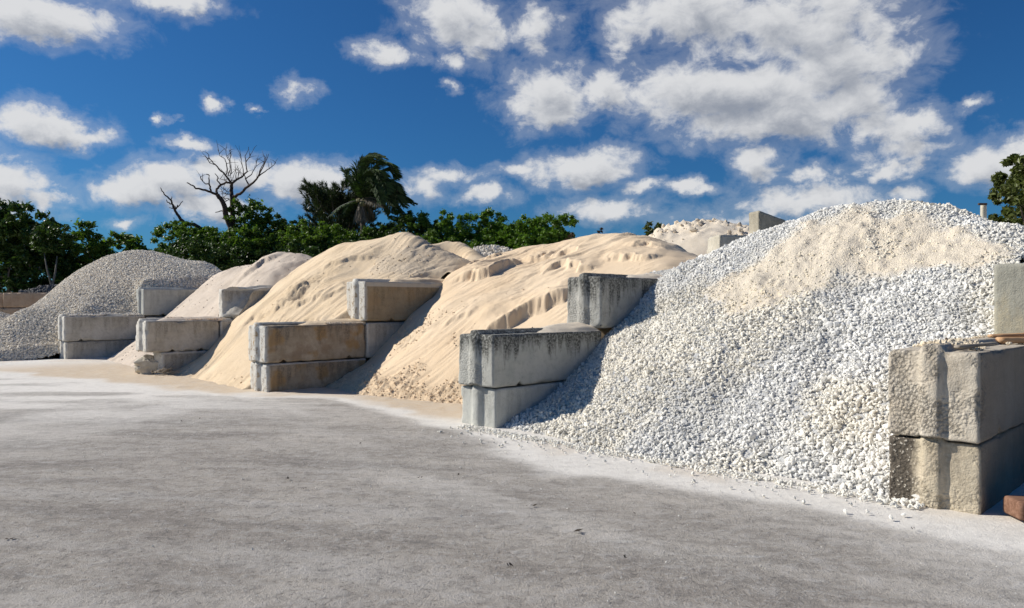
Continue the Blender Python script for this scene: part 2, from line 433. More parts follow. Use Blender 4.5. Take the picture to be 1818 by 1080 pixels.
c = mixc(t, mapr(t, n1.outputs['Fac'], .38, .62), (.30, .268, .230), (.48, .435, .375))
c = mixc(t, mth(t, 'MULTIPLY', mapr(t, ntk.outputs['Fac'], .50, .66), .7), c, (.47, .44, .40))
c = mixc(t, mth(t, 'MULTIPLY', mapr(t, ntk.outputs['Fac'], .49, .36), .5), c, (.19, .172, .152))
c = mixc(t, mth(t, 'MULTIPLY', mapr(t, n2.outputs['Fac'], .50, .64), .6), c, (.48, .455, .425))
c = mixc(t, mth(t, 'MULTIPLY', mapr(t, n2.outputs['Fac'], .50, .30), .6), c, (.15, .144, .137))
c = mixc(t, mth(t, 'MULTIPLY', mapr(t, n4.outputs['Fac'], .56, .68), .65), c, (.50, .48, .455))
c = mixc(t, mth(t, 'MULTIPLY', mapr(t, n4.outputs['Fac'], .44, .30), .65), c, (.09, .083, .076))
vo = t.nodes.new('ShaderNodeTexVoronoi'); vo.inputs['Scale'].default_value = 70; ln(t, co, vo.inputs['Vector'])
spk = mth(t, 'MULTIPLY', mapr(t, vo.outputs['Distance'], .24, .12), mth(t, 'GREATER_THAN', t.nodes.new('ShaderNodeSeparateColor').outputs[0] if False else n3.outputs['Fac'], .54))
c = mixc(t, mth(t, 'MULTIPLY', spk, .75), c, (.62, .61, .58))
# chalk scrapes
sv_ = vmth(t, 'MULTIPLY', co, (1.6, 5, 1)).outputs[0]
n6 = noise(t, sv_, 1.3, 5, .55, .9)
c = mixc(t, mth(t, 'MULTIPLY', mapr(t, n6.outputs['Fac'], .66, .74), .6), c, (.56, .55, .52))
# brown stains
n7 = noise(t, co, .55, 3, .5)
c = mixc(t, mth(t, 'MULTIPLY', mapr(t, n7.outputs['Fac'], .55, .75), .35), c, (.27, .235, .20))
# hairline cracks
vc = t.nodes.new('ShaderNodeTexVoronoi'); vc.feature = 'DISTANCE_TO_EDGE'; vc.inputs['Scale'].default_value = .33
wv_ = vmth(t, 'ADD', co, vmth(t, 'MULTIPLY', noise(t, co, 1.5, 5, .6).outputs['Color'], (1.2, 1.2, 0)).outputs[0]).outputs[0]
ln(t, wv_, vc.inputs['Vector'])
crk = mth(t, 'MULTIPLY', mapr(t, vc.outputs['Distance'], .0025, .0006), mapr(t, noise(t, co, .8, 2).outputs['Fac'], .56, .60))
c = mixc(t, mth(t, 'MULTIPLY', crk, .45), c, (.10, .095, .09))
ad = attr(t, 'dust'); asd = attr(t, 'sandy'); ay = attr(t, 'yard')
dn = mth(t, 'MULTIPLY', ad.outputs['Fac'], mapr(t, n2.outputs['Fac'], .30, .56, .72, 1.0))
c = mixc(t, dn, c, (.80, .765, .70))
c = mixc(t, mth(t, 'MULTIPLY', asd.outputs['Fac'], mapr(t, n2.outputs['Fac'], .3, .6, .5, .95)), c, (.60, .47, .32))
dirt = mixc(t, mapr(t, n1.outputs['Fac'], .3, .7), (.20, .16, .11), (.30, .26, .19))
c = mixc(t, ay.outputs['Fac'], dirt, c)
ln(t, c, b.inputs['Base Color'])
h = mth(t, 'ADD', mth(t, 'MULTIPLY', n3.outputs['Fac'], .7), mth(t, 'ADD', mth(t, 'MULTIPLY', n4.outputs['Fac'], .8), mth(t, 'MULTIPLY', n2.outputs['Fac'], 1.5)))
h = mth(t, 'MULTIPLY', h, mapr(t, ad.outputs['Fac'], 0, 1, 1, .45))
bump(t, b, h, .8, .018)
tag(obj('ground', me, m), kind='structure')

# ------------------------------------------------------------------ piles
def wall_top(wall, v):
    s = v-VF[wall]
    return np.where(s < 1.84, 1.03, np.where(s < 3.7, 1.74, 99.))
class Pile:
    """height over (v,u) interpolated through surveyed points, plus surface relief"""
    def __init__(self, pts, v0, v1, u0, u1, step, soft=.02):
        P = np.array(pts, float); self.P = P
        n = len(P)
        d = np.hypot(P[:, None, 0]-P[None, :, 0], P[:, None, 1]-P[None, :, 1])
        K = self.k(d)+np.eye(n)*soft
        A = np.zeros((n+3, n+3)); A[:n, :n] = K; A[:n, n] = 1; A[:n, n+1:] = P[:, :2]; A[n, :n] = 1; A[n+1:, :n] = P[:, :2].T
        self.w = np.linalg.solve(A, np.concatenate([P[:, 2], np.zeros(3)]))
        vs = np.arange(v0, v1+1e-6, step); us = np.arange(u0, u1+1e-6, step)
        self.vs, self.us, self.step = vs, us, step
        self.V, self.U = np.meshgrid(vs, us, indexing='ij')
        self.H = self.base(self.V, self.U)
        self.tint = np.ones(self.V.shape+(3,))
        self.keep = np.ones(self.V.shape, bool)
    def k(self, d):
        return d   # linear kernel: faceted enough to keep straight slopes of repose
    def base(self, V, U):
        r = np.zeros(V.shape)+self.w[-3]+self.w[-2]*V+self.w[-1]*U
        for (pv, pu, _), w in zip(self.P, self.w):
            r += w*np.sqrt((V-pv)**2+(U-pu)**2+.008)
        return r
    def sample(self, arr, v, u):
        fi = np.clip((v-self.vs[0])/self.step, 0, len(self.vs)-1.001); fj = np.clip((u-self.us[0])/self.step, 0, len(self.us)-1.001)
        i = fi.astype(int); j = fj.astype(int); a = fi-i; c = fj-j
        if arr.ndim == 3: a = a[:, None]; c = c[:, None]
        return (arr[i, j]*(1-a)+arr[i+1, j]*a)*(1-c)+(arr[i, j+1]*(1-a)+arr[i+1, j+1]*a)*c
    def against(self, wall, side, vlim):
        '''side +1: the pile lies at larger u than the wall. Over the wall it may only rest on the blocks' tops.'''
        mid = UR[wall]+W/2
        d = (mid-self.U)*side
        over = (d > -W/2+.02) & (self.V < vlim)
        dd = np.clip(d+W/2-.02, 0, None)
        Hm = self.H-1.0*dd*(1-sstep(self.V, vlim-.5, vlim))
        top = wall_top(wall, self.V)
        self.H = np.where(over, Hm, self.H)
        lo = (d > .0) & (self.V < vlim) & ~((Hm > top-.08) & (d < .32))
        self.keep &= ~lo
    def ledge(self, pts, A, w=.05, fall=1.2, rag=.12, seed=1):
        """a little cliff along a line: uphill side stands A higher, dying out over 'fall'"""
        P = np.array(pts, float); L = len(P)-1
        best = np.full(self.V.shape, 1e9); sgn = np.zeros(self.V.shape); par = np.zeros(self.V.shape)
        segs = []
        wob = fbm2(self.V*3.5, self.U*3.5, 4, seed)*rag
        sn = [np.array((-(P[i+1]-P[i])[1], (P[i+1]-P[i])[0]))/np.linalg.norm(P[i+1]-P[i]) for i in range(L)]
        vn_ = [sn[0]]+[sn[i-1]+sn[i] for i in range(1, L)]+[sn[-1]]
        for i in range(L):
            a = P[i]; b_ = P[i+1]; d = b_-a; l2 = (d**2).sum()
            tt = np.clip(((self.V-a[0])*d[0]+(self.U-a[1])*d[1])/l2, 0, 1)
            qx = self.V-(a[0]+tt*d[0]); qy = self.U-(a[1]+tt*d[1]); dist = np.hypot(qx, qy)
            nx_ = np.where(tt <= 0, vn_[i][0], np.where(tt >= 1, vn_[i+1][0], sn[i][0]))
            ny_ = np.where(tt <= 0, vn_[i][1], np.where(tt >= 1, vn_[i+1][1], sn[i][1]))
            s = nx_*qx+ny_*qy
            mk = dist < best
            best[mk] = dist[mk]; sgn[mk] = np.sign(s[mk]); segs.append((dist, (i+tt)/L))
        wts = [np.exp(-(d_-best)/.12) for d_, _ in segs]; par = sum(w_*p_ for w_, (_, p_) in zip(wts, segs))/sum(wts)
        sd_ = best*sgn+wob
        ends = sstep(par, 0, .3)*(1-sstep(par, .7, 1))
        self.H += A*sstep(sd_, -w, w)*np.exp(-np.clip(sd_, 0, None)/fall)*ends
        return sd_, ends
    def mesh(self, name, mat, smooth=True, **tags):
        V, U, H = self.V, self.U, self.H
        H = np.maximum(H, -.12)
        idx = np.arange(V.size).reshape(V.shape)
        F = np.stack([idx[:-1, :-1], idx[1:, :-1], idx[1:, 1:], idx[:-1, 1:]], -1).reshape(-1, 4)
        kk = self.keep.ravel() & True
        hv = (H.ravel() > -.10)
        F = F[kk[F].all(1) & hv[F].any(1)]
        used = np.unique(F); remap = np.full(V.size, -1); remap[used] = np.arange(len(used))
        co_ = np.stack([V, U, H], -1).reshape(-1, 3)[used]
        c0 = np.array([co_[:, 0].mean(), co_[:, 1].mean(), 0])
        me = make_mesh(name, co_-c0, remap[F], smooth, {'tint': self.tint.reshape(-1, 3)[used]})
        x, y = xy(c0[0], c0[1])
        self.c0 = c0
        o = obj(name, me, mat, None, (x, y, 0), R(45)); tag(o, **tags)
        self.o = o
        return o

# stone shapes
def ico():
    p = (1+5**.5)/2
    v = np.array([(-1, p, 0), (1, p, 0), (-1, -p, 0), (1, -p, 0), (0, -1, p), (0, 1, p), (0, -1, -p), (0, 1, -p), (p, 0, -1), (p, 0, 1), (-p, 0, -1), (-p, 0, 1)], float)
    v /= np.linalg.norm(v[0])
    f = np.array([(0, 11, 5), (0, 5, 1), (0, 1, 7), (0, 7, 10), (0, 10, 11), (1, 5, 9), (5, 11, 4), (11, 10, 2), (10, 7, 6), (7, 1, 8), (3, 9, 4), (3, 4, 2), (3, 2, 6), (3, 6, 8), (3, 8, 9), (4, 9, 5), (2, 4, 11), (6, 2, 10), (8, 6, 7), (9, 8, 1)])
    return v, f
ICV, ICF = ico()
OCV = np.array([(1, 0, 0), (-1, 0, 0), (0, 1, 0), (0, -1, 0), (0, 0, 1), (0, 0, -1)], float)
OCF = np.array([(0, 2, 4), (2, 1, 4), (1, 3, 4), (3, 0, 4), (2, 0, 5), (1, 2, 5), (3, 1, 5), (0, 3, 5)])
def stones_mesh(name, pos, size, tint, rng, low=False, flat=.62, jit=.28):
    n = len(pos); bv, bf = (OCV, OCF) if low else (ICV, ICF)
    k = len(bv)
    v = bv[None]*(1+jit*(rng.random((n, k, 1))*2-1))
    v = v+(rng.random((n, k, 3))-.5)*.22
    ax = np.stack([np.ones(n)*1.15, .65+.35*rng.random(n), flat*(.75+.5*rng.random(n))], -1)
    v = v*ax[:, None, :]
    q = rng.normal(size=(n, 4)); q /= np.linalg.norm(q, axis=1)[:, None]
    w_, x, y, z = q.T
    M = np.stack([1-2*(y*y+z*z), 2*(x*y-z*w_), 2*(x*z+y*w_), 2*(x*y+z*w_), 1-2*(x*x+z*z), 2*(y*z-x*w_), 2*(x*z-y*w_), 2*(y*z+x*w_), 1-2*(x*x+y*y)], -1).reshape(n, 3, 3)
    v = np.einsum('nij,nkj->nki', M, v)*size[:, None, None]+pos[:, None, :]
    F = (bf[None]+(np.arange(n)*k)[:, None, None]).reshape(-1, 3)
    T = np.repeat(tint, k, axis=0)
    return make_mesh(name, v.reshape(-1, 3), F, False, {'tint': T})
def scatter(pile, n, rng, mask=None):
    v = rng.uniform(pile.vs[0], pile.vs[-1], n); u = rng.uniform(pile.us[0], pile.us[-1], n)
    gv, gu = np.gradient(pile.H, pile.step)
    sl = np.sqrt(1+gv**2+gu**2)
    s_ = pile.sample(sl, v, u); k = rng.random(n) < s_/1.9
    i = np.round((v-pile.vs[0])/pile.step).astype(int); j = np.round((u-pile.us[0])/pile.step).astype(int)
    k &= pile.keep[i, j]
    if mask is not None: k &= mask(v, u)
    v = v[k]; u = u[k]; h = pile.sample(pile.H, v, u)
    k = h > -.02
    return v[k], u[k], h[k]

# ---- bay 1: white crushed stone, between walls D and E
uD, uE = UR['D'], UR['E']+W
pts = [ong(*p) for p in [(930, 762), (1000, 776), (1100, 797), (1200, 814), (1300, 832), (1430, 853), (1530, 872), (1590, 884)]]
pts += [(6.2, 5.0, .22)]
pts += [(4.6, 6, -.45), (4.6, 4, -.5), (4.5, 2, -.5), (4.5, 1, -.5)]
pts += [onu(986, 690, uD), onu(1040, 640, uD), onu(1078, 592, uD), onu(1130, 545, uD), onu(1185, 493, uD)]
def slope(px, py, v0, k):
    tt = (px-909)/FPX
    # EYE+(540-py)/F*Y = k*(S2*(1+tt)*Y - v0)
    Y = (EYE+k*v0)/(k*S2*(1+tt)-(540-py)/FPX)
    return uvh(px, py, Y)
K1 = .60
for p in [(1215, 470), (1232, 462), (1300, 434), (1350, 411), (1400, 392), (1450, 378), (1500, 369), (1550, 363), (1600, 358), (1650, 359), (1700, 370), (1760, 394), (1818, 418), (1880, 445)]:
    pts.append(slope(*p, 5.62, K1))
for p in [(1300, 700), (1200, 640), (1400, 620), (1500, 560), (1400, 500), (1550, 480), (1650, 430), (1700, 560), (1550, 700), (1450, 780), (1250, 760), (1150, 700), (1300, 560), (1780, 480)]:
    pts.append(slope(*p, 5.62, K1))
crest = [p for p in pts if p[2] > 1.9]
pts += [(10.9, 5.3, 1.75), (11.2, 3.2, 2.1), (11.0, 1.8, 1.5), (12.8, 5, .9), (13.5, 3, 1.0), (13.5, 1, .8), (15, 4, -.3), (15, 1, -.3), (9.6, 6.6, 1.75), (10.4, 6.9, 1.5), (9.0, 6.4, 1.78)]
pts += [(9.6, .4, 1.5), (10.4, .2, 1.2), (11, -.8, .6), (9.5, -.8, .4), (12.5, -1, 0)]
P1 = Pile(pts, 4.9, 15.6, -3.4, 7.2, .03)
P1.against('D', -1, 9.3)
u0_ = 1.62
He = P1.base(np.maximum(P1.V, 9.25), np.full(P1.V.shape, u0_))
Hs = He-.72*np.hypot(u0_-P1.U, np.clip(9.25-P1.V, 0, None))
P1.H = np.where(P1.U < u0_, Hs, P1.H)
P1.keep &= ~((P1.U < u0_) & (P1.U > UR['E']-.06+.03) & (P1.V < 8.9))
P1.keep &= ~((P1.U <= UR['E']-.03) & (P1.V < 7.2))
P1.H += fbm2(P1.V*1.1, P1.U*1.1, 4, 5)*.07+fbm2(P1.V*.8, P1.U*3.2, 3, 4)*.035+fbm2(P1.V*5, P1.U*5, 3, 6)*.025
# dusty cream patch across the upper middle of the face
def patch_mask(v, u, h):
    x, y = xy(v, u); px = 909+FPX*x/y; py = 540-FPX*(h-EYE)/y
    return px, py
# its outline, surveyed on the slope
PATCH = [(1258, 555), (1300, 565), (1370, 560), (1440, 530), (1490, 500), (1560, 510), (1610, 495), (1660, 480), (1730, 490), (1758, 470), (1755, 440), (1700, 432), (1650, 400), (1600, 385), (1560, 378), (1510, 380), (1470, 405), (1400, 440), (1330, 470), (1280, 500)]
pp = np.array([slope(*p, 5.62, K1)[:2] for p in PATCH])
def poly_sd(V, U, P):
    inside = np.zeros(V.shape, bool); best = np.full(V.shape, 1e9)
    for i in range(len(P)):
        a = P[i]; b_ = P[(i+1) % len(P)]
        d = b_-a; tt = np.clip(((V-a[0])*d[0]+(U-a[1])*d[1])/(d**2).sum(), 0, 1)
        best = np.minimum(best, np.hypot(V-a[0]-tt*d[0], U-a[1]-tt*d[1]))
        c1 = (a[1] > U) != (b_[1] > U)
        xx = (b_[0]-a[0])*(U-a[1])/((b_[1]-a[1]) if b_[1] != a[1] else 1e-9)+a[0]
        inside ^= c1 & (V < xx)
    return np.where(inside, best, -best)
sdp = poly_sd(P1.V, P1.U, pp)+fbm2(P1.V*2.2, P1.U*2.2, 4, 61)*.42
pm = sstep(sdp, -.12, .20)
pm2 = pm*(.55+.45*sstep(fbm2(P1.V*1.8, P1.U*2.6, 4, 77), -.45, .05))
P1.H += pm2*.026+pm*np.abs(fbm2(P1.V*9, P1.U*9, 4, 62))*.06+pm*fbm2(P1.V*4, P1.U*4, 3, 63)*.03
crm = np.array((1.10, .97, .79))
P1.tint = 1+(crm-1)*pm[..., None]
P1.tint *= np.where(pm[..., None] > .4, 1.0, .80)
WHITE_BED = mat_stone('white_stone_dust', (.60, .60, .59), (.73, .73, .71), bsc=55, bdist=.022)
o = P1.mesh('gravel_pile', WHITE_BED, label='large pile of white crushed stone with a cream dusty patch, right foreground', cat='gravel pile')
rng = np.random.default_rng(11)
v, u, h = scatter(P1, 470000, rng, lambda v, u: (v < 11.8) | (rng.random(len(v)) < .3))
pmS = P1.sample(pm2, v, u)
k = rng.random(len(v)) > pmS*.70
v, u, h, pmS = v[k], u[k], h[k], pmS[k]
sz = .0105+.0125*rng.random(len(v))**1.5
sz *= 1+.30*fbm2(v*1.3, u*1.3, 2, 8)+.10*sstep(6.35-v, 0, .6)
sz = sz*(1-.25*pmS)
big = rng.random(len(v)) < .05; sz[big] *= 1.6; sml = rng.random(len(v)) < .25; sz[sml] *= .6
pos = np.stack([v-P1.c0[0], u-P1.c0[1], h+sz*(.15+.75*rng.random(len(v)))-pmS*sz*1.05], -1)
br = .86+.20*rng.random(len(v)); 
T = np.stack([br, br, br], -1)
dk = rng.random(len(v)) < .02; T[dk] *= .55
T = T*(1-pmS[:, None])+T*np.array((1.03, .95, .80))*pmS[:, None]
T *= (1-.16*sstep(fbm2(v*1.1+3, u*1.6, 4, 19), .0, .5))[:, None]
warm = sstep(fbm2(v*.8, u*.8, 3, 15), -.15, .4)[:, None]*.9
T = T*(1+(np.array((1.02, .985, .91))-1)*warm)
so = obj('stones', stones_mesh('stones', pos, sz, T, rng), WHITE_STONE, o); so['kind'] = 'stuff'
print('stones1', len(v))
# stones rolled off the toe of the white pile
n = 1900
uu = rng.uniform(1.6, 6.3, n); vv = 5.55-np.abs(rng.normal(0, .10, n))-(rng.random(n) < .06)*rng.random(n)*.6
uu[1500:] = rng.uniform(-1, 9, n-1500); vv[1500:] = rng.uniform(.8, 5.3, n-1500)
sz = .006+.011*rng.random(n); sz[1500:] = .0025+.004*rng.random(n-1500)**2
pos = np.stack([vv-5.4, uu-4, sz*.55-.006], -1)
br = .85+.2*rng.random(n)
x, y = xy(5.4, 4)
so = obj('scattered_pebbles', stones_mesh('scattered_pebbles', pos, sz, np.stack([br, br*.99, br*.95], -1), rng), WHITE_STONE, None, (x, y, 0), R(45))
tag(so, 'white stones rolled onto the ground along the foot of the white pile', 'pebbles', kind='stuff')

def clods(name, pile, n, rng, mask, smin, smax, mat, tint=(1, 1, 1), var=.25, sink=.3):
    v, u, h = scatter(pile, n, rng, mask)
    sz = smin+(smax-smin)*rng.random(len(v))**2.2
    pos = np.stack([v-pile.c0[0], u-pile.c0[1], h+sz*sink], -1)
    br = 1-var*rng.random(len(v))
    o = obj(name, stones_mesh(name, pos, sz, br[:, None]*np.array(tint), rng, flat=.8, jit=.2), mat, pile.o); o['kind'] = 'stuff'
    return o
def streaks(P, amp, fu=6.0, fv=.9, skew=.25, seed=3, pw=1.0):
    """slides of loose sand running down the slope"""
    U = P.U+P.V*skew+fbm2(P.V*.8, P.U*.8, 2, seed+5)*.3
    s = fbm2(U*fu, P.V*fv, 4, seed)
    return amp*s*sstep(fbm2(P.V*.7, P.U*.7, 2, seed+9), -.5, .35)

# ---- bay 2: peach sand, between walls C and D
uC, uD2 = UR['C'], UR['D']+W
pts = [ong(*p) for p in [(612, 692), (645, 700), (700, 706), (760, 711), (815, 714)]]
pts += [(6.65, 7.2, 0), (6.3, 6.6, 0), (5.4, 10.5, -.5), (5.4, 9, -.55), (5.4, 7, -.6), (5.2, 6.2, -.4)]
pts += [onu(657, 640, uC), onu(719, 572, uC), onu(725, 563, uC), onu(776, 518, uC), onu(783, 503, uC), onu(797, 487, uC)]
for p in [(700, 660), (760, 640), (830, 640), (760, 590), (800, 540), (840, 600), (860, 560)]:
    pts.append(slope(*p, 6.5, .80))
for p in [(950, 560), (1000, 540), (900, 575)]: pts.append(slope(*p, 6.75, .80))
for p, v_ in [((795, 504), 8.9), ((870, 503), 8.9), ((920, 510), 8.9), ((980, 480), 9.4), ((900, 470), 10.0), ((940, 450), 10.4), ((1050, 460), 9.9), ((1000, 450), 10.4), ((1100, 470), 9.7), ((1180, 470), 9.6), ((1100, 440), 10.3), ((1180, 445), 10.3)]:
    pts.append(onv(*p, v_))
for p in [(840, 468), (865, 459), (885, 449), (920, 437), (960, 431), (1000, 424), (1030, 418), (1060, 411), (1100, 409), (1125, 412), (1150, 420), (1200, 437)]:
    pts.append(onv(*p, 11.0))
pts += [onv(1235, 449, 11.1), onv(1275, 463, 11.1), onv(1240, 470, 10.2)]
pts += [(12.2, 12, 1.9), (12.4, 10, 2.1), (12.4, 8, 2.1), (12.2, 6.8, 1.6), (14, 12, .5), (14, 9, .7), (14, 7, .4), (16, 12, -.6), (16, 7, -.6), (11, 5.3, 1.2), (12, 5, .6)]
pts += [(10.2, 12.4, 1.75), (11, 13.2, 1.4), (12, 13, 1.2)]
P2 = Pile(pts, 5.6, 14.6, 5.4, 13.0, .019)
P2.against('D', 1, 9.3); P2.against('C', -1, 9.3)
V, U = P2.V, P2.U
up = sstep(V, 7.4, 9.0)
rough = sstep(fbm2(V*.9, U*.9, 3, 101), -.25, .25)
P2.H += fbm2(V*.9, U*.9, 3, 12)*.07*up+streaks(P2, .05, 4.5, .7, .35, 13)*(.4+.6*up)+streaks(P2, .034, 12, .9, .40, 14)*(.3+.7*rough)+streaks(P2, .022, 26, 1.0, .45, 15)*(.3+.7*rough)*(.35+.65*up)
P2.H += fbm2(V*14, U*14, 3, 17)*.006*rough
P2.H -= .07*sstep(V, 9.6, 10.6)*sstep(U, 6.9, 8.0)+.05*sstep(V, 9.6, 10.6)*sstep(U, 10.3, 11.3)
def P_(*a): return [onv(px, py, v_)[:2] for (px, py, v_) in a]
# dug ledge behind wall D (uphill side = higher v). order so that the left-hand side is uphill
P2.ledge(P_((850, 592, 7.55), (885, 572, 7.8), (925, 548, 8.15), (960, 535, 8.35), (1000, 515, 8.5), (1040, 495, 8.8)), .26, .05, .5, .16, 31)
P2.ledge(P_((792, 506, 8.9), (830, 500, 9.1), (868, 502, 9.1), (885, 490, 9.35), (905, 470, 9.7), (930, 462, 9.9)), .22, .05, .5, .18, 32)
P2.ledge(P_((910, 460, 10.0), (950, 456, 10.1), (1000, 447, 10.3), (1050, 440, 10.4)), .12, .05, .5, .2, 33)
P2.ledge(P_((960, 482, 9.3), (990, 470, 9.5), (1030, 478, 9.4), (1070, 470, 9.6)), .12, .05, .5, .2, 34)
P2.ledge(P_((1120, 450, 10.2), (1150, 440, 10.5), (1190, 441, 10.5)), .08, .05, .5, .15, 36)
P2.ledge(P_((1060, 468, 9.7), (1100, 462, 9.85), (1140, 468, 9.8), (1180, 460, 9.95)), .10, .04, .35, .2, 37)
P2.ledge(P_((820, 478, 9.8), (850, 468, 10.1), (880, 462, 10.3), (900, 455, 10.5)), .09, .04, .4, .2, 38)
P2.ledge(P_((720, 600, 7.5), (745, 592, 7.6), (775, 590, 7.7)), .05, .03, .3, .15, 39)
P2.ledge(P_((790, 590, 7.65), (815, 575, 7.85), (850, 560, 8.1)), .06, .04, .3, .2, 40)
# crumbly toe
toe = sstep(6.95-V+fbm2(V*2, U*2, 3, 41)*.35, -.1, .25)*sstep(U, 6.7, 7.6)
P2.H += toe*np.abs(fbm2(V*11, U*11, 4, 42))*.07
mid = np.exp(-(((V-7.7)/.35)**2))*sstep(fbm2(V*2, U*1.6, 3, 43), .02, .22)
P2.H -= mid*np.abs(fbm2(V*9, U*9, 3, 44))*.06
damp = np.clip(toe*.9+mid*.5, 0, 1)
ttt = np.ones(V.shape+(3,))
ttt *= 1-.09*damp[..., None]
pk = sstep(fbm2(V*.5, U*.6, 3, 47), -.1, .35)
ttt = ttt*(1+(np.array((1.0, .975, .94))-1)*pk[..., None])
grey = sstep(V, 10.3, 10.9)*(1-sstep(U, 6.8, 7.6))
ttt = ttt*(1+(np.array((.88, .93, 1.0))-1)*grey[..., None])
fresh = sstep(8.7-V, 0, .5)*sstep(fbm2(V*.8+3, U*.8, 2, 49), -.3, .1)
P2.tint = ttt
o = P2.mesh('sand_pile', SAND_PEACH, label='pile of peach coloured sand with dug ledges behind the dark weathered blocks', cat='sand pile')
rng = np.random.default_rng(5)
clods('clods', P2, 110000, rng, lambda v, u: rng.random(len(v)) < np.maximum(P2.sample(toe, v, u)*.8, P2.sample(mid, v, u)*.5)+.002, .004, .019, SAND_PEACH, (1.08, 1.08, 1.08))

# ---- bay 3: tan sand, between walls B and C
uB, uC2 = UR['B'], UR['C']+W
pts = [ong(*p) for p in [(345, 668), (372, 676), (400, 684), (436, 692)]]
pts += [(5.45, 11.0, 0), (4.4, 14.5, -.6), (4.4, 11, -.6), (5.3, 15.2, -.1)]
pts += [onu(370, 624, uB), onu(413, 572, uB), onu(426, 560, uB), onu(455, 537, uB), onu(487, 509, uB), onu(498, 497, uB)]
for p in [(400, 640), (440, 610), (420, 590), (470, 560), (480, 545), (500, 600), (530, 560), (560, 600)]:
    pts.append(slope(*p, 5.5, .78))
for p, v_ in [((560, 520), 7.5), ((600, 540), 7.35), ((600, 500), 7.8), ((640, 490), 8.35), ((700, 470), 8.8), ((760, 478), 9.1), ((780, 490), 9.0), ((560, 470), 8.3), ((610, 460), 8.55), ((680, 450), 9.1), ((560, 575), 6.9), ((630, 572), 6.95), ((520, 510), 7.5)]:
    pts.append(onv(*p, v_))
for p, v_ in [((515, 487), 8.1), ((545, 465), 8.8), ((575, 450), 9.1), ((592, 439), 9.3), ((605, 431), 9.4), ((640, 426), 9.5), ((680, 421), 9.6), ((700, 413), 9.7), ((719, 410), 9.75), ((740, 416), 9.8), ((765, 433), 9.95), ((800, 447), 10.2), ((840, 470), 10.3)]:
    pts.append(onv(*p, v_))
for p, v_ in [((765, 436), 11.6), ((790, 428), 12.1), ((812, 429), 12.2), ((835, 438), 12.2), ((868, 461), 12.1), ((890, 475), 12.0), ((790, 450), 11.2)]:
    pts.append(onv(*p, v_))
pts += [(11.2, 16, 1.6), (11.5, 14, 1.6), (10.9, 12.9, 2.15), (13.4, 16, .8), (14, 14.5, 1.4), (13.6, 13, 1.2), (15.5, 16, -.4), (15.8, 13, -.4), (9.8, 16, 2.0), (9.0, 16, 1.75), (10, 17, 1.1), (13, 11.2, .6)]
P3 = Pile(pts, 4.6, 15.6, 10.8, 17.4, .024)
P3.against('C', 1, 9.3); P3.against('B', -1, 8.3)
V, U = P3.V, P3.U
P3.H += fbm2(V*.9, U*.9, 3, 112)*.06*sstep(V, 6, 7.5)+streaks(P3, .045, 3.2, .7, -.15, 113)+streaks(P3, .03, 11, 1.2, -.1, 114)
P3.ledge(P_((415, 600, 6.35), (450, 572, 6.9), (490, 560, 7.0), (520, 540, 7.15), (550, 535, 7.2), (600, 520, 7.6), (612, 500, 7.9)), .10, .05, .45, .2, 131)
# a slumped hollow
hc = P_((534, 520, 7.35))[0]
P3.H -= .16*np.exp(-(((V-hc[0])/.17)**2+((U-hc[1])/.28)**2))
P3.H += .10*np.exp(-(((V-hc[0]-.1)/.2)**2+((U-hc[1]-.35)/.2)**2))
lum = np.exp(-(((V-hc[0]-.1)/.6)**2+((U-hc[1]-.3)/.55)**2))
P3.H += lum*np.abs(fbm2(V*7, U*7, 4, 133))*.10
P3.ledge(P_((560, 480, 8.1), (600, 470, 8.4), (640, 462, 8.7), (670, 455, 8.9)), .09, .05, .4, .2, 136)
P3.ledge(P_((470, 575, 6.8), (500, 590, 6.7), (540, 575, 6.85), (600, 560, 7.1)), .07, .05, .35, .2, 137)
c3 = P_((690, 560, 7.1))[0]
gp = np.clip(np.exp(-(((V-8.95)/.55)**2+((U-12.0)/1.0)**2))*1.5, 0, 1)
gp = np.maximum(gp, np.exp(-(((V-10.3)/.8)**2+((U-12.2)/.9)**2)))
gp = np.maximum(gp, .9*np.exp(-(((V-7.0)/.30)**2+((U-11.65)/.35)**2)))
gp = gp*sstep(fbm2(V*2.4, U*2.4, 4, 134)+gp*.9, .1, .5)
P3.H += gp*np.abs(fbm2(V*16, U*16, 3, 135))*.03
P3.tint = np.ones(V.shape+(3,))*(1+(np.array((.74, .78, .86))-1)*(gp*.8)[..., None])*(1-.12*lum[..., None])
toe3 = sstep(5.95-V+fbm2(V*2, U*2, 3, 141)*.35, -.1, .25)
P3.H += toe3*np.abs(fbm2(V*9, U*9, 4, 142))*.03
o = P3.mesh('sand_pile', SAND_TAN, label='tan sand pile with two rounded summits behind the ochre stained blocks', cat='sand pile')
clods('clods', P3, 40000, rng, lambda v, u: rng.random(len(v)) < np.maximum(P3.sample(toe3, v, u)*.06, P3.sample(gp, v, u)*.25)+P3.sample(lum, v, u)*.10, .005, .020, SAND_TAN, (1, .98, .95))

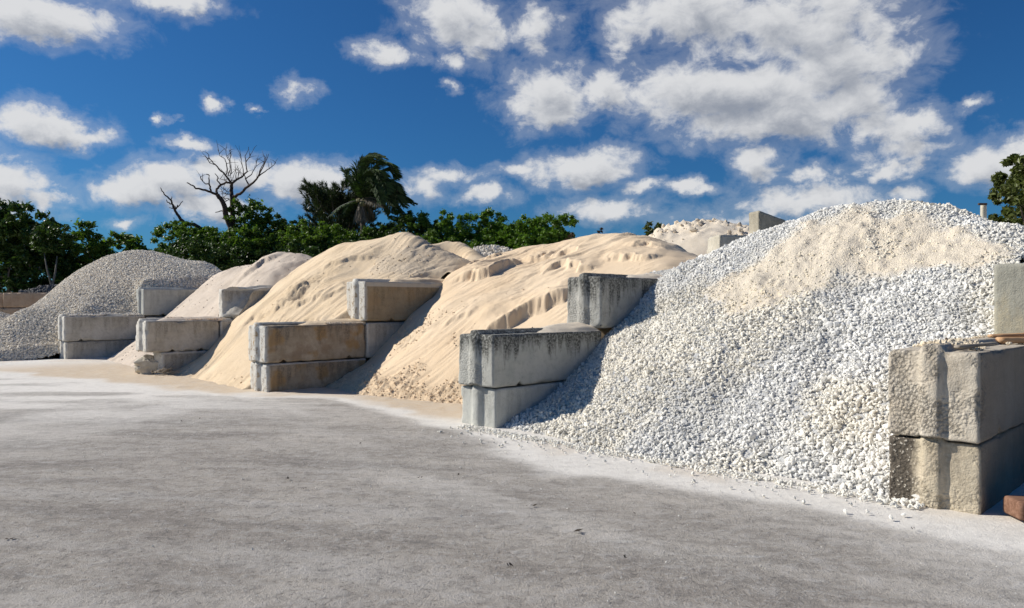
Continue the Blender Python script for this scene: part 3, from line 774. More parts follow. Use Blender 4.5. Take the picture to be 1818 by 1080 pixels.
# ---- bay 4: pale pinkish sand, between walls A and B
uA, uB2 = UR['A'], UR['B']+W
pts = [ong(*p) for p in [(195, 639), (215, 645), (240, 652)]]
pts += [(5.75, 16.2, 0), (4.6, 20, -.6), (4.6, 17, -.6), (4.8, 21.5, -.4)]
pts += [onu(191, 639, uA), onu(297, 563, uA), onu(330, 538, uA), onu(369, 503, uA)]
for p in [(300, 570), (350, 550), (380, 540), (400, 510), (420, 490), (290, 610)]: pts.append(slope(*p, 5.9, .80))
for p, v_ in [((380, 490), 8.9), ((397, 483), 9.0), ((420, 473), 9.0), ((440, 468), 9.05), ((480, 458), 9.1), ((500, 451), 9.15), ((515, 447), 9.2), ((535, 448), 9.3), ((556, 455), 9.5), ((580, 470), 9.6), ((480, 490), 8.1), ((450, 500), 7.9)]:
    pts.append(onv(*p, v_))
pts += [(10.8, 21, 1.2), (11, 19, 1.3), (11, 17, 1.4), (12.8, 20, -.2), (13, 17, -.2), (10.5, 16, 1.4), (10, 22.3, 1.2), (9.2, 15.3, 1.7), (7.6, 15.7, 1.35)]
P4 = Pile(pts, 4.9, 12.8, 15.2, 22.4, .035)
P4.against('B', 1, 8.3); P4.against('A', -1, 9.3)
V, U = P4.V, P4.U
P4.H += fbm2(V*.9, U*.9, 3, 212)*.05+streaks(P4, .04, 3.6, .8, .1, 213)+fbm2(V*8, U*8, 3, 215)*.018
P4.ledge(P_((415, 500, 8.0), (440, 492, 8.2), (470, 478, 8.6), (500, 462, 8.9)), .14, .05, .8, .2, 231)
P4.tint = np.ones(V.shape+(3,))*(1-.18*sstep(fbm2(V*1.6, U*1.6, 4, 216), .05, .5)[..., None])
o = P4.mesh('sand_pile', SAND_PINK, label='pale pinkish sand pile between the broken blocks and grey gravel', cat='sand pile')
clods('clods', P4, 14000, rng, lambda v, u: rng.random(len(v)) < .10, .005, .022, SAND_PINK, (1, 1, 1))

# ---- bay 5: grey gravel beyond wall A
def wp(x, y, h): return (*vu(x, y), h)
pts = [(*vu(*gnd(px, py)), 0) for px, py in [(108, 643), (60, 646), (0, 648), (-60, 648)]]
pts += [wp(-14, 17.1, 0), wp(-16.5, 18, 0), wp(-18, 20, 0), wp(-18.5, 23, 0), wp(-17.5, 26.5, 0), wp(-14, 29, 0), wp(-9, 29, 0), wp(-12, 14.8, -.9), wp(-18, 15.5, -.9), wp(-21, 20, -1), wp(-21, 27, -1), wp(-10.5, 16.2, -.4), wp(-12, 31, -.8)]
for (px, py, Y) in [(0, 577, 20.3), (40, 549, 21), (70, 527, 21.6), (100, 505, 22), (130, 487, 22.3), (160, 470, 22.6), (190, 457, 22.8), (220, 449, 23), (250, 445, 23), (275, 447, 23), (300, 456, 22.8), (325, 466, 22.6), (345, 469, 22.6), (362, 467, 22.8), (380, 472, 23), (397, 486, 23)]:
    pts.append((*vu(*at(px, py, Y)[:2]), at(px, py, Y)[2]))
pts += [onu(236, 545, uA+W), onu(180, 558, uA+W), onu(130, 575, uA+W), onu(250, 500, uA+W), onu(300, 496, uA+W), onu(365, 492, uA+W)]
pts += [wp(-11.2, 19.5, 1.25), wp(-12.8, 19.5, 1.15), wp(-11.5, 25.6, 1.9), wp(-9.3, 25.4, 1.5), wp(-8.6, 23.2, 2.0)]
pts += [(3.4, 18.5, -.6), (4.2, 20.0, -.1), (2.6, 21, -.5), (5.0, 19, -.5), (5.27, 21.6, .35), wp(-15.2, 19.5, .3), wp(-14.2, 18.4, .3), wp(-16, 21, .55)]
P5 = Pile(pts, 0.5, 15, 18.5, 34, .05)
P5.keep &= ~((P5.U < uA+.3) & (P5.V > VF['A']-.3) & (P5.V < 8.0))
P5.against('A', 1, 9.3)
px5, py5 = xy(P5.V, P5.U)
P5.H -= .34*sstep(-px5, 12.9, 14.2)*sstep(py5, 18, 20)
P5.H = np.where(P5.V < 5.6, np.minimum(P5.H, .5*sstep(P5.U, 19.7, 21.5)+np.clip(P5.U-21.5, 0, None)*2), P5.H)
P5.H += fbm2(P5.V*.9, P5.U*.9, 4, 312)*.06
P5.tint = np.ones(P5.V.shape+(3,))*.70
o = P5.mesh('gravel_pile', GREY_STONE, label='tall grey gravel pile behind the leftmost pair of stacked blocks', cat='gravel pile')
v, u, h = scatter(P5, 420000, rng)
sz = .016+.016*rng.random(len(v))
pos = np.stack([v-P5.c0[0], u-P5.c0[1], h+sz*(.1+.7*rng.random(len(v)))], -1)
br = .80+.45*rng.random(len(v)); T = np.stack([br*1.01, br, br*.97], -1)
so = obj('stones', stones_mesh('stones', pos, sz, T, rng), GREY_STONE, o); so['kind'] = 'stuff'
print('stones5', len(v))

def cone_pile(name, cx, cy, hgt, rad, mat, label, stone=None, nst=0, ssz=.05, seed=1, cat='gravel pile', rough=.05, kx=1.0, step=.08, tint=.7, clodn=0, clodmat=None):
    v0, u0 = vu(cx, cy)
    P = Pile([(0, 0, 0), (1, 0, 0), (0, 1, 0)], v0-rad*1.15, v0+rad*1.15, u0-rad*1.15*kx, u0+rad*1.15*kx, step)
    d = np.hypot(P.V-v0, (P.U-u0)/kx)*(1+.16*fbm2(P.V*.5, P.U*.5, 3, seed))
    P.H = hgt*(1-np.sqrt((d/rad)**2+.012)+.05)+fbm2(P.V*.9, P.U*.9, 4, seed+3)*rough*2+fbm2(P.V*4, P.U*4, 3, seed+4)*rough*.5
    P.tint = P.tint*tint
    o = P.mesh(name, mat, label=label, cat=cat)
    if nst:
        rg = np.random.default_rng(seed)
        v, u, h = scatter(P, nst, rg)
        s = ssz*(.7+.6*rg.random(len(v)))
        pos = np.stack([v-P.c0[0], u-P.c0[1], h+s*(.1+.6*rg.random(len(v)))], -1)
        br = .7+.5*rg.random(len(v))
        so = obj('stones' if stone else 'clods', stones_mesh('stones', pos, s, np.stack([br, br*.99, br*.97], -1), rg), stone or mat, o); so['kind'] = 'stuff'
    return P
cone_pile('gravel_pile', -19.4, 26.0, 1.4, 3.9, GREY_STONE, 'low grey gravel pile at the far left before the reddish wall', GREY_STONE, 30000, .035, 5)
cone_pile('gravel_pile', -.7, 25, 3.45, 6.2, GREY_STONE, 'distant pale gravel heap peeking between the two sand piles', GREY_STONE, 40000, .055, 6, kx=1.0)
# far white sand pile with lumps, behind the white stone
fw = [wp(*at(px, py, Y)) for (px, py, Y) in [(1120, 440, 20), (1150, 424, 20.2), (1170, 410, 20.4), (1190, 402, 20.5), (1215, 399, 20.5), (1240, 398, 20.5), (1262, 393, 20.5), (1290, 396, 20.5), (1320, 404, 20.5), (1345, 410, 20.5), (1400, 410, 20.5), (1460, 430, 20.5)]]
fw += [wp(2.5, 16, .6), wp(4.5, 15.6, .9), wp(6.5, 15.6, 1.0), wp(8.5, 16, .9), wp(3, 13.5, -.5), wp(6, 13.2, -.5), wp(9.5, 13.5, -.5), wp(1, 20, 1.5), wp(-.5, 20, .2), wp(3, 23.5, 1.6), wp(7, 24, 1.6), wp(10, 21, 1.8), wp(12.5, 21, -.3), wp(4, 27.5, -.5), wp(9, 27.5, -.5), wp(0, 24, -.3)]
P6 = Pile(fw, 11.6, 25.5, 5.2, 21.5, .06)
P6.H += fbm2(P6.V*1.2, P6.U*1.2, 4, 412)*.09
lump6 = sstep(P6.H, 2.4, 3.1)*sstep(fbm2(P6.V*.8, P6.U*.8, 3, 413), -.15, .3)
P6.H += lump6*np.abs(fbm2(P6.V*5, P6.U*5, 3, 414))*.22
o = P6.mesh('sand_pile', SAND_WHITE, label='creamy white sand pile topped with lumps, far behind the peach sand', cat='sand pile')
clods('clods', P6, 13000, rng, lambda v, u: rng.random(len(v)) < P6.sample(lump6, v, u)*.5+.02, .02, .085, SAND_WHITE, (1, .98, .95))

# ------------------------------------------------------------------ concrete blocks
def block_mesh(name, L, Wd, Hh, seed, tongue=True, rough=.006, chip=.03, step=.026, notches=(.35, .75), rock_ends=0., cut=None, ridge=True):
    """interlocking block: x = length, y = width, z = up; tongue on the near end and along the top, groove below"""
    nx, ny, nz = [max(3, int(round(d/step))) for d in (L, Wd, Hh)]
    ids = {}; vs = []; faces = []
    def vid(i, j, k):
        q = (i, j, k)
        if q not in ids: ids[q] = len(vs); vs.append((i/nx*L, j/ny*Wd, k/nz*Hh))
        return ids[q]
    for i in range(nx):
        for j in range(ny):
            faces.append((vid(i, j, 0), vid(i, j+1, 0), vid(i+1, j+1, 0), vid(i+1, j, 0)))
            faces.append((vid(i, j, nz), vid(i+1, j, nz), vid(i+1, j+1, nz), vid(i, j+1, nz)))
    for i in range(nx):
        for k in range(nz):
            faces.append((vid(i, 0, k), vid(i+1, 0, k), vid(i+1, 0, k+1), vid(i, 0, k+1)))
            faces.append((vid(i, ny, k), vid(i, ny, k+1), vid(i+1, ny, k+1), vid(i+1, ny, k)))
    for j in range(ny):
        for k in range(nz):
            faces.append((vid(0, j, k), vid(0, j, k+1), vid(0, j+1, k+1), vid(0, j+1, k)))
            faces.append((vid(nx, j, k), vid(nx, j+1, k), vid(nx, j+1, k+1), vid(nx, j, k+1)))
    p = np.array(vs); x, y, z = p.T.copy()
    # round the edges, more where chipped
    ch = .006+chip*.9*np.clip(fbm3(x*5+seed, y*5, z*5, 4, seed)-.05, 0, 1)**1.0*2
    c = np.array([L/2, Wd/2, Hh/2]); hf = c.copy()
    dist = hf-np.abs(p-c)              # distance to each pair of faces
    q = p.copy()
    for a in range(3):
        for b2 in range(3):
            if a == b2: continue
            # vertex on face a (dist a ~ 0) near the edge with face b2: pull in
            on = dist[:, a] < 1e-6
            near_ = np.clip(1-dist[:, b2]/(ch*1.6), 0, 1)
            q[:, a] -= np.sign(p[:, a]-c[a])*on*near_**2*ch*.6
    tp = np.clip((.5*Wd*.30-np.abs(y-Wd/2))/(Wd*.07), 0, 1)   # trapezoid profile of tongue
    if tongue:
        on = x < 1e-6
        q[:, 0] -= on*tp*.045*np.clip((Hh-z)/.0001, 0, 1)
        on2 = (x < 1e-6) & (z > Hh-1e-6)
        q[on2, 0] -= tp[on2]*.02
        if rock_ends > 0:
            r_ = np.clip(fbm3(y*9, z*9, x*9, 3, seed+4)+.15, 0, 1)
            q[:, 0] += on*r_*rock_ends
    if ridge:
        on = z > Hh-1e-6
        q[:, 2] += on*tp*.05*np.clip((L-x)/.1, 0, 1)
        on = z < 1e-6
        q[:, 2] += on*tp*.045
    for nn in notches:
        hgt = np.clip(.055-np.abs(x-nn*L)*.9, 0, 1)
        lo = (z < .08)
        q[:, 2] = np.where(lo, np.maximum(q[:, 2], hgt*(1-z/.08)+z), q[:, 2])
    nrm = np.sign(p-c)*(dist < 1e-6)
    nl = np.linalg.norm(nrm, axis=1)[:, None]; nrm = nrm/np.maximum(nl, 1)
    d1 = fbm3(x*2+seed*3, y*2, z*2, 3, seed+1)*rough*.9+fbm3(x*11, y*11, z*11, 3, seed+2)*rough*.9
    q += nrm*d1[:, None]
    if cut is not None: q = cut(q, p)
    me = make_mesh(name, q, np.array(faces), True)
    return me
def block(wall, s, z0, L, Hh, mat, label, seed, du=0., dv=0., rz=0., group='concrete blocks walling the storage bays', Wd=W, tilt=0., tongue=True, **kw):
    me = block_mesh('concrete_block', L, Wd, Hh, seed, tongue=tongue, **kw)
    v0 = VF[wall]+s+dv; u0 = UR[wall]+du
    x, y = xy(v0, u0)
    o = obj('concrete_block', me, mat, None, (x, y, z0), R(45+rz))
    o.rotation_euler = (0, R(tilt), R(45+rz))
    tag(o, label, 'concrete block', group)
    return o
def hoop(parent, loc, r=.035, th=.008, rz=0, mat=RUST, name='lifting_loop'):
    n, k = 14, 7; vs = []; fs = []
    path = [(math.cos(math.pi*i/(n-1))*r, 0, math.sin(math.pi*i/(n-1))*r*1.5) for i in range(n)]
    path = [(r, 0, -.05)]+path+[(-r, 0, -.05)]
    for i, p in enumerate(path):
        a = path[max(0, i-1)]; b_ = path[min(len(path)-1, i+1)]
        tx, tz = b_[0]-a[0], b_[2]-a[2]; l = math.hypot(tx, tz); nx_, nz_ = -tz/l, tx/l
        for j in range(k):
            an = 2*math.pi*j/k
            vs.append((p[0]+nx_*math.cos(an)*th, math.sin(an)*th, p[2]+nz_*math.cos(an)*th))
    for i in range(len(path)-1):
        for j in range(k): fs.append((i*k+j, i*k+(j+1) % k, (i+1)*k+(j+1) % k, (i+1)*k+j))
    me = make_mesh(name, vs, fs, True)
    o = obj(name, me, mat, parent, loc, rz); return o

# wall E (right foreground)
e1 = block('E', 0, -.19, 1.8, .62, CON_TANLOW, 'bottom block of the nearest stack, with a dark pebbly left edge and cracked top', 11, rough=.005, chip=.03, rock_ends=.008, Wd=.56, notches=(.3, .7), step=.0145)
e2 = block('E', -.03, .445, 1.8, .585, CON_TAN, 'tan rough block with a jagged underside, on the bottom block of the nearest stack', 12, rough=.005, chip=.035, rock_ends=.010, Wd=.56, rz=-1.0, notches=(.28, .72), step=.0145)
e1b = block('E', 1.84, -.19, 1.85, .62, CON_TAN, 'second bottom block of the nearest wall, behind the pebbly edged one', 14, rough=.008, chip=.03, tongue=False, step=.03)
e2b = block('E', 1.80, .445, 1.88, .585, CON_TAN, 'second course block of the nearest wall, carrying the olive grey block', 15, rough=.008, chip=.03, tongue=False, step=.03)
e3 = block('E', 1.87, 1.06, 1.8, .63, CON_SLAB, 'smooth olive grey block standing behind the orange split wood', 13, chip=.01, du=-.29, tongue=False, rough=.003, Wd=.62, step=.03)
hoop(e2, (.50, .33, .61), .03, .009, R(20))
# wall D
d1 = block('D', 0, -.19, 1.8, .605, CON_CLEAN, 'clean grey block at the base of the stack with black topped block', 21, rough=.004, chip=.035, notches=())
d2 = block('D', -.04, .43, 1.93, .58, CON_GREY, 'black stained block with a steel loop and white sand on its top', 22, rough=.005, chip=.03, du=.0, rz=.6, notches=(.22,))
d3 = block('D', 1.85, 1.045, 1.9, .66, CON_DARK, 'dark streaked block partly buried under white stones, left of the white pile', 23, rough=.006, chip=.03, du=.0)
hoop(d2, (1.02, .36, .585), .032, .008, R(35))
# wall C
c1 = block('C', .03, -.19, 1.8, .62, CON_OCHRE, 'bottom block with a curved crack, beneath the orange patched block', 31, rough=.012, chip=.05)
c2 = block('C', 0, .445, 1.8, .57, CON_OCHRE, 'long block with orange patches on its side and chipped pale end', 32, rough=.007, chip=.045, notches=(.17, .83))
c2b = block('C', 1.84, .43, 1.8, .60, CON_PALE, 'pale block half buried in peach sand beside the orange patched block', 33, rough=.004, tongue=False)
c3 = block('C', 1.80, 1.06, 1.85, .68, CON_BROWN, 'brown block with a clean white end, on top between tan and peach sand', 34, rough=.005, chip=.02, notches=(.3,))
# wall B
def cutB(q, p):
    # lower front corner crumbled away
    f = np.clip(.30-q[:, 0], 0, 1)*np.clip(.45-q[:, 1], 0, 1)*4
    q[:, 0] += f*.12*(1+fbm3(p[:, 0]*8, p[:, 1]*8, p[:, 2]*8, 3, 5))
    return q
b1 = block('B', .30, -.22, 1.8, .63, CON_PALE, 'crumbled bottom block with a broken nose of loose concrete', 41, rough=.022, chip=.10, notches=())
b2 = block('B', 0, .425, 1.42, .60, CON_PALE, 'pale scuffed block with a rounded chipped end, on the crumbled block', 42, rough=.010, chip=.06, notches=(.35, .75))
b2b = block('B', 1.45, .42, 1.5, .58, CON_PALE, 'pale block buried in tan sand right behind the scuffed block', 43, rough=.006, tongue=False, notches=())
def cutB3(q, p):
    # a big bite broken off the near right-hand corner
    x, y, z = p.T
    n_ = fbm3(x*4, y*4, z*4, 3, 9)
    lim = .42*np.clip(1-y/.42, 0, 1)**.8*(.35+1.0*np.abs(z/.62-.15))+n_*.05*(y < .4)
    q[:, 0] = np.where(q[:, 0] < lim, lim+n_*.03, q[:, 0])
    q[:, 2] += np.where(x > .45, .05*np.sin(np.clip((x-.45)/1.0, 0, 1)*math.pi)*(z > .3), 0)
    return q
b3 = block('B', 1.66, 1.04, 1.5, .62, CON_PALE, 'broken block with a scooped out corner, on top beside pinkish sand', 44, rough=.010, chip=.05, cut=cutB3, notches=())
# wall A
a1 = block('A', .03, -.19, 1.8, .60, CON_PALE, 'low bottom block at the foot of the leftmost stack by the grey gravel', 51, rough=.008, chip=.06, notches=())
a2 = block('A', 0, .425, 1.9, .62, CON_PALE, 'long plain block on the bottom block of the leftmost stack', 52, rough=.007, chip=.05, notches=(.2, .92))
a2b = block('A', 1.93, .43, 1.8, .58, CON_PALE, 'dark narrow strip of block under the leftmost upper block', 54, rough=.006, tongue=False, notches=())
a3 = block('A', 1.86, 1.05, 1.95, .70, CON_CLEAN, 'smooth light grey upper block with grey gravel spilling over it', 53, rough=.004, chip=.02, notches=(.26,))

# debris: broken concrete nose of B, with bent bars
rng = np.random.default_rng(77)
def rock_mesh(name, r, seed, sub=3, amp=.3, sq=(1, 1, 1)):
    import bmesh
    bm = bmesh.new(); bmesh.ops.create_icosphere(bm, subdivisions=sub, radius=1)
    P = np.array([v.co[:] for v in bm.verts]); Fs = np.array([[v.index for v in f.verts] for f in bm.faces]); bm.free()
    d = 1+amp*fbm3(P[:, 0]*1.6+seed, P[:, 1]*1.6, P[:, 2]*1.6, 4, seed)*1.3
    # facet it
    for i in range(7):
        rr = np.random.default_rng(seed*13+i).normal(size=3); rr /= np.linalg.norm(rr)
        h_ = (P*d[:, None])@rr; lim = .72; ov = np.clip(h_-lim, 0, None)
        d = d*(1-ov/np.maximum(h_, .1)*.85*(h_ > lim))
    return make_mesh(name, P*d[:, None]*np.array(sq)*r, Fs, False)
x, y = gnd(262, 664)
ROCK = mat_plain('broken_pale_concrete', (.50, .45, .36), (.66, .61, .50), 9, .95, 0, .03)
o = obj('concrete_rubble', rock_mesh('concrete_rubble', .25, 4, 5, .6, (1.15, 1, 1.05)), ROCK, None, (x-.10, y+.24, .15))
tag(o, 'knobbly lump of broken concrete at the foot of the scuffed pale blocks', 'rubble')
vs = []; fs = []
def tube_into(vs, fs, path, radii, k=6):
    path = np.array(path, float); n = len(path); base = len(vs)
    for i in range(n):
        tan = path[min(n-1, i+1)]-path[max(0, i-1)]; tan /= max(1e-9, np.linalg.norm(tan))
        ref = np.array((0, 0, 1.)) if abs(tan[2]) < .9 else np.array((1., 0, 0))
        a = np.cross(tan, ref); a /= np.linalg.norm(a); b2 = np.cross(tan, a)
        for j in range(k):
            an = 2*math.pi*j/k
            vs.append(tuple(path[i]+(a*math.cos(an)+b2*math.sin(an))*radii[i]))
    for i in range(n-1):
        for j in range(k): fs.append((base+i*k+j, base+i*k+(j+1) % k, base+(i+1)*k+(j+1) % k, base+(i+1)*k+j))
    vs.append(tuple(path[-1])); tip = len(vs)-1
    for j in range(k): fs.append((base+(n-1)*k+j, base+(n-1)*k+(j+1) % k, tip))
rnd = random.Random(3)
for i in range(26):
    a = rnd.uniform(-.5, 2.2); l = rnd.uniform(.12, .38)
    p0 = np.array((rnd.uniform(-.1, .25), rnd.uniform(-.1, .1), .03))
    d = np.array((math.cos(a*.6)*l, -rnd.uniform(-.1, .2), rnd.uniform(.02, .6)*l))
    tube_into(vs, fs, [p0, p0+d*.5+np.array((0, 0, .03)), p0+d], [.009, .007, .003], 5)
o = obj('dry_twigs', make_mesh('dry_twigs', vs, fs), WOOD_GREY, None, (x+.22, y-.10, 0))
tag(o, 'small heap of dry twigs beside the lump of broken concrete', 'twigs')

# things lying on top of wall E
def slab(name, L, w, h, seed, mat, loc, rot, label, cat, ends=.02, group=None, rough=.004):
    me = block_mesh(name, L, w, h, seed, tongue=False, rough=rough, chip=.008, step=min(.02, h/3), notches=(), ridge=False)
    o = obj(name, me, mat, None, loc); o.rotation_euler = rot
    tag(o, label, cat, group); return o
def top_at(px, py, h):
    Y = (EYE-h)*FPX/(py-540); return (px-909)/FPX*Y, Y
x, y = top_at(1778, 610, 1.04)
slab('split_wood', .75, .085, .045, 61, WOOD_ORANGE, (x, y, 1.042), (0, 0, R(2)), 'thick orange split log lying lowest on the nearest wall', 'split wood', group='split wood on the near wall')
slab('split_wood', .62, .06, .03, 62, WOOD_ORANGE, (x+.0, y+.12, 1.075), (0, R(-2), R(5)), 'thin orange split strip resting above the thicker orange log', 'split wood', group='split wood on the near wall')
x, y = top_at(1703, 622, 1.04)
slab('wood_slat', .36, .05, .028, 63, WOOD_GREY, (x, y, 1.045), (0, R(-3), R(18)), 'short weathered grey slat on the front end of the nearest wall', 'wooden slat')
# grit lying on the wall tops
def grit(name, wall, s0, s1, z, n, seed, mat, label, cat, smin=.006, smax=.02, tint=(1, 1, 1), ulo=.05, uhi=.52, dome=0):
    rg = np.random.default_rng(seed)
    s = rg.uniform(s0, s1, n); uu = rg.uniform(ulo, uhi, n)
    k = fbm2(s*3, uu*4, 3, seed) > -.1; s, uu = s[k], uu[k]
    sz = smin+(smax-smin)*rg.random(len(s))**2
    pos = np.stack([s, uu, sz*.5+np.clip(np.exp(-((uu-.3)/.15)**2), 0, 1)*.045], -1)
    br = .8+.3*rg.random(len(s)); T = br[:, None]*np.array(tint)
    x, y = xy(VF[wall], UR[wall])
    o = obj(name, stones_mesh(name, pos, sz, T, rg), mat, None, (x, y, z), R(45))
    tag(o, label, cat, kind='stuff')
grit('scattered_grit', 'E', .12, 2.2, 1.032, 1500, 5, WHITE_STONE, 'loose sandy grit lying on top of the nearest wall', 'grit', tint=(.85, .75, .6))
grit('scattered_grit', 'C', 1.1, 1.85, 1.02, 2600, 6, GREY_STONE, 'grey grit heaped on the orange patched block', 'grit', .006, .018, (1, .92, .82))
grit('scattered_grit', 'A', .1, 1.9, 1.05, 2200, 7, GREY_STONE, 'gravel lying on top of the long plain leftmost block', 'grit', .01, .03)
grit('scattered_grit', 'B', .2, 1.6, 1.03, 1200, 8, GREY_STONE, 'sandy grit on top of the scuffed pale block', 'grit', .008, .02, (1.1, .95, .8))
# drifted fine sand on the tops of C and D
def drift(wall, s0, s1, z, mat, label, seed, hgt=.05, u0=.02, u1=.56, peak=.35):
    v0, u_ = VF[wall]+s0, UR[wall]+u0
    P = Pile([(0, 0, 0), (1, 0, 0), (0, 1, 0)], v0, VF[wall]+s1, u_, UR[wall]+u1, .02)
    s = (P.V-VF[wall]-s0)/(s1-s0); w_ = (P.U-UR[wall]-u0)/(u1-u0)
    edge = np.minimum(sstep(s, 0, .25), 1)*sstep(w_, 0, .22)*(1-sstep(w_, .9, 1))
    P.H = edge*(hgt*(.5+.9*s)+np.clip(fbm2(P.V*3, P.U*3, 3, seed), -1, 1)*hgt*.7+ridge_(w_, u1))-.01
    P.V = P.V; o = P.mesh('drifted_sand', mat)
    o.location.z = z; tag(o, label, 'drifted sand', kind='stuff'); return o
def ridge_(w_, u1): return .045*np.exp(-(((w_-.5)/.28)**2))
drift('D', .75, 1.9, 1.005, SAND_WHITE, 'pale sand drifted on top of the black stained block', 91, .05)
drift('C', .55, 1.85, 1.01, SAND_TAN, 'tan sand drifted on top of the orange patched block', 92, .05)
drift('D', 2.5, 3.7, 1.70, SAND_WHITE, 'pale sand on top of the dark streaked block', 93, .04)
drift('C', 2.3, 3.7, 1.735, SAND_TAN, 'tan sand on top of the brown block', 94, .05)
drift('B', .1, 1.5, 1.02, SAND_PINK, 'pinkish sand on top of the scuffed pale block', 95, .03)

# timber beam at the lower right edge
x, y = gnd(1786, 923)
o = slab('timber_beam', 1.6, .20, .115, 71, WOOD_RED, (x+.07, y-.03, 0), (0, 0, R(-4)), 'reddish brown timber beam on the ground beside the nearest wall', 'timber beam', rough=.002)
o = None

# far left wall of reddish blocks and the rubble behind it
for i in range(3):
    X0 = -24.6+i*1.86*1.02*1.0
    for k in range(3):
        me = block_mesh('wall_block', 1.86, .6, .60, 300+i*3+k, tongue=False, step=.06, notches=(), ridge=False, chip=.05)
        o = obj('wall_block', me, CON_RED, None, (X0*1.0+(.0), 30.6+.004*i, -.02+k*.615), R(3))
        pos = ['leftmost', 'middle', 'rightmost'][i]; lev = ['bottom', 'middle', 'top'][k]
        tag(o, 'reddish brown wall block at far left, %s column, %s course' % (pos, lev), 'concrete block', 'reddish blocks of the far left wall')
for i in range(2):
    X0 = -24.6+(3+i)*1.86*1.02
    for k in range(3):
        me = block_mesh('wall_block', 1.86, .6, .60, 330+i*3+k, tongue=False, step=.06, notches=(), ridge=False, chip=.05)
        o = obj('wall_block', me, CON_RED, None, (X0, 30.6+.004*(3+i), -.02+k*.615), R(3))
        tag(o, 'reddish wall block running behind the grey gravel, %s course, %s one' % (['bottom', 'middle', 'top'][k], ['nearer', 'farther'][i]), 'concrete block', 'reddish blocks of the far left wall')
PR = cone_pile('rubble_pile', -21.5, 34.9, 2.3, 4.0, DARK_STONE, 'dark rubble heap behind the reddish wall at far left', DARK_STONE, 16000, .08, 8, cat='rubble pile', rough=.10, kx=1.0, tint=.8)

# white blocks on the far sand pile
def far_block(px, py, Y, L, w, h, rz, mat, label, seed, tilt=0, cut=None, tongue=False):
    x, y, z = at(px, py, Y)
    me = block_mesh('concrete_block', L, w, h, seed, tongue=tongue, step=.05, notches=(), ridge=False, chip=.05, rough=.012, cut=cut)
    o = obj('concrete_block', me, mat, None, (x, y, z-h), 0); o.rotation_euler = (0, R(tilt), R(rz))
    tag(o, label, 'concrete block', 'blocks on the far sand pile'); return o
far_block(1278, 417, 16.5, 2.4, .6, .62, 14, CON_WHITE, 'whitish block at the foot of the slanted slab, above the white stones', 401)
far_block(1278, 441, 16.5, 2.4, .6, .62, 14, CON_WHITE, 'lower whitish block showing just above the white stone slope', 402)
def cutS(q, p):
    q[:, 2] -= np.where(p[:, 2] > .3, p[:, 0]*.30, 0); return q
far_block(1347, 374, 17.2, 1.25, .45, .85, 12, CON_DUN, 'slanted tan grey slab standing up on the skyline by the white pile', 403, cut=cutS)

# ------------------------------------------------------------------ vegetation
def leaf_quads(C, S, rng, up=.35, asp=.5):
    """C centres (n,3), S sizes (n,) -> folded little leaves (two triangles each)"""
    n = len(C)
    a = rng.normal(size=(n, 3)); a /= np.linalg.norm(a, axis=1)[:, None]
    nrm = rng.normal(size=(n, 3)); nrm[:, 2] = np.abs(nrm[:, 2])+up; nrm /= np.linalg.norm(nrm, axis=1)[:, None]
    b = np.cross(nrm, a); b /= np.linalg.norm(b, axis=1)[:, None]; a = np.cross(b, nrm)
    s = S[:, None]
    v = np.stack([C-a*s, C+b*s*asp+nrm*s*.12, C+a*s, C-b*s*asp+nrm*s*.12], 1)
    F = (np.array([[0, 1, 2, 3]])[None]+(np.arange(n)*4)[:, None, None]).reshape(-1, 4)
    return v.reshape(-1, 3), F
def crown_mesh(name, shape, n, leaf, rng, clumps=60, cr=.28, hollow=.55):
    """shape = (cx,cy,cz, rx,ry,rz) lobes relative to the tree's base; leaves gather in clumps on the lobes"""
    shp = np.array(shape, float)
    vol = (shp[:, 3]*shp[:, 5])**.9; li = rng.choice(len(shp), clumps, p=vol/vol.sum())
    d = rng.normal(size=(clumps, 3)); d /= np.linalg.norm(d, axis=1)[:, None]
    r = hollow+(1-hollow)*rng.random(clumps)**.6
    cc = shp[li, :3]+d*shp[li, 3:]*r[:, None]
    keep = cc[:, 2] > .2; cc = cc[keep]; li = li[keep]
    ci = rng.integers(0, len(cc), n)
    rad = cr*(.6+.8*rng.random(len(cc)))*np.minimum(shp[li, 3], 2.0)
    dd = rng.normal(size=(n, 3)); dd /= np.linalg.norm(dd, axis=1)[:, None]
    C = cc[ci]+dd*(rad[ci]*np.clip(np.abs(rng.normal(.55, .38, n)), 0, 1.6))[:, None]*np.array((1, 1, .75))
    S = leaf*(.6+.8*rng.random(n))
    V, F = leaf_quads(C, S, rng)
    tone = .5+.5*rng.random(len(cc))
    at_ = np.clip(tone[ci]*.7+.45*rng.random(n)-.15, 0, 1)
    return make_mesh(name, V, F, False, {'leaf': np.repeat(at_, 4)}), cc
def trunk_mesh(name, base_r, h, cc, rng, nb=8, lean=(0, 0)):
    vs, fs = [], []
    top = np.array((lean[0], lean[1], h))
    path = [np.array((0, 0, -.1)), top*.35+np.array((rng.normal()*.05, 0, 0)), top*.7, top]
    tube_into(vs, fs, path, [base_r*1.2, base_r*.85, base_r*.6, base_r*.35], 8)
    for i in range(min(nb, len(cc))):
        e_ = cc[rng.integers(len(cc))]; s_ = top*rng.uniform(.35, .85)
        m_ = (s_+e_)/2+rng.normal(size=3)*.12
        tube_into(vs, fs, [s_, m_, e_], [base_r*.42, base_r*.26, base_r*.08], 6)
    return make_mesh(name, vs, fs, True)
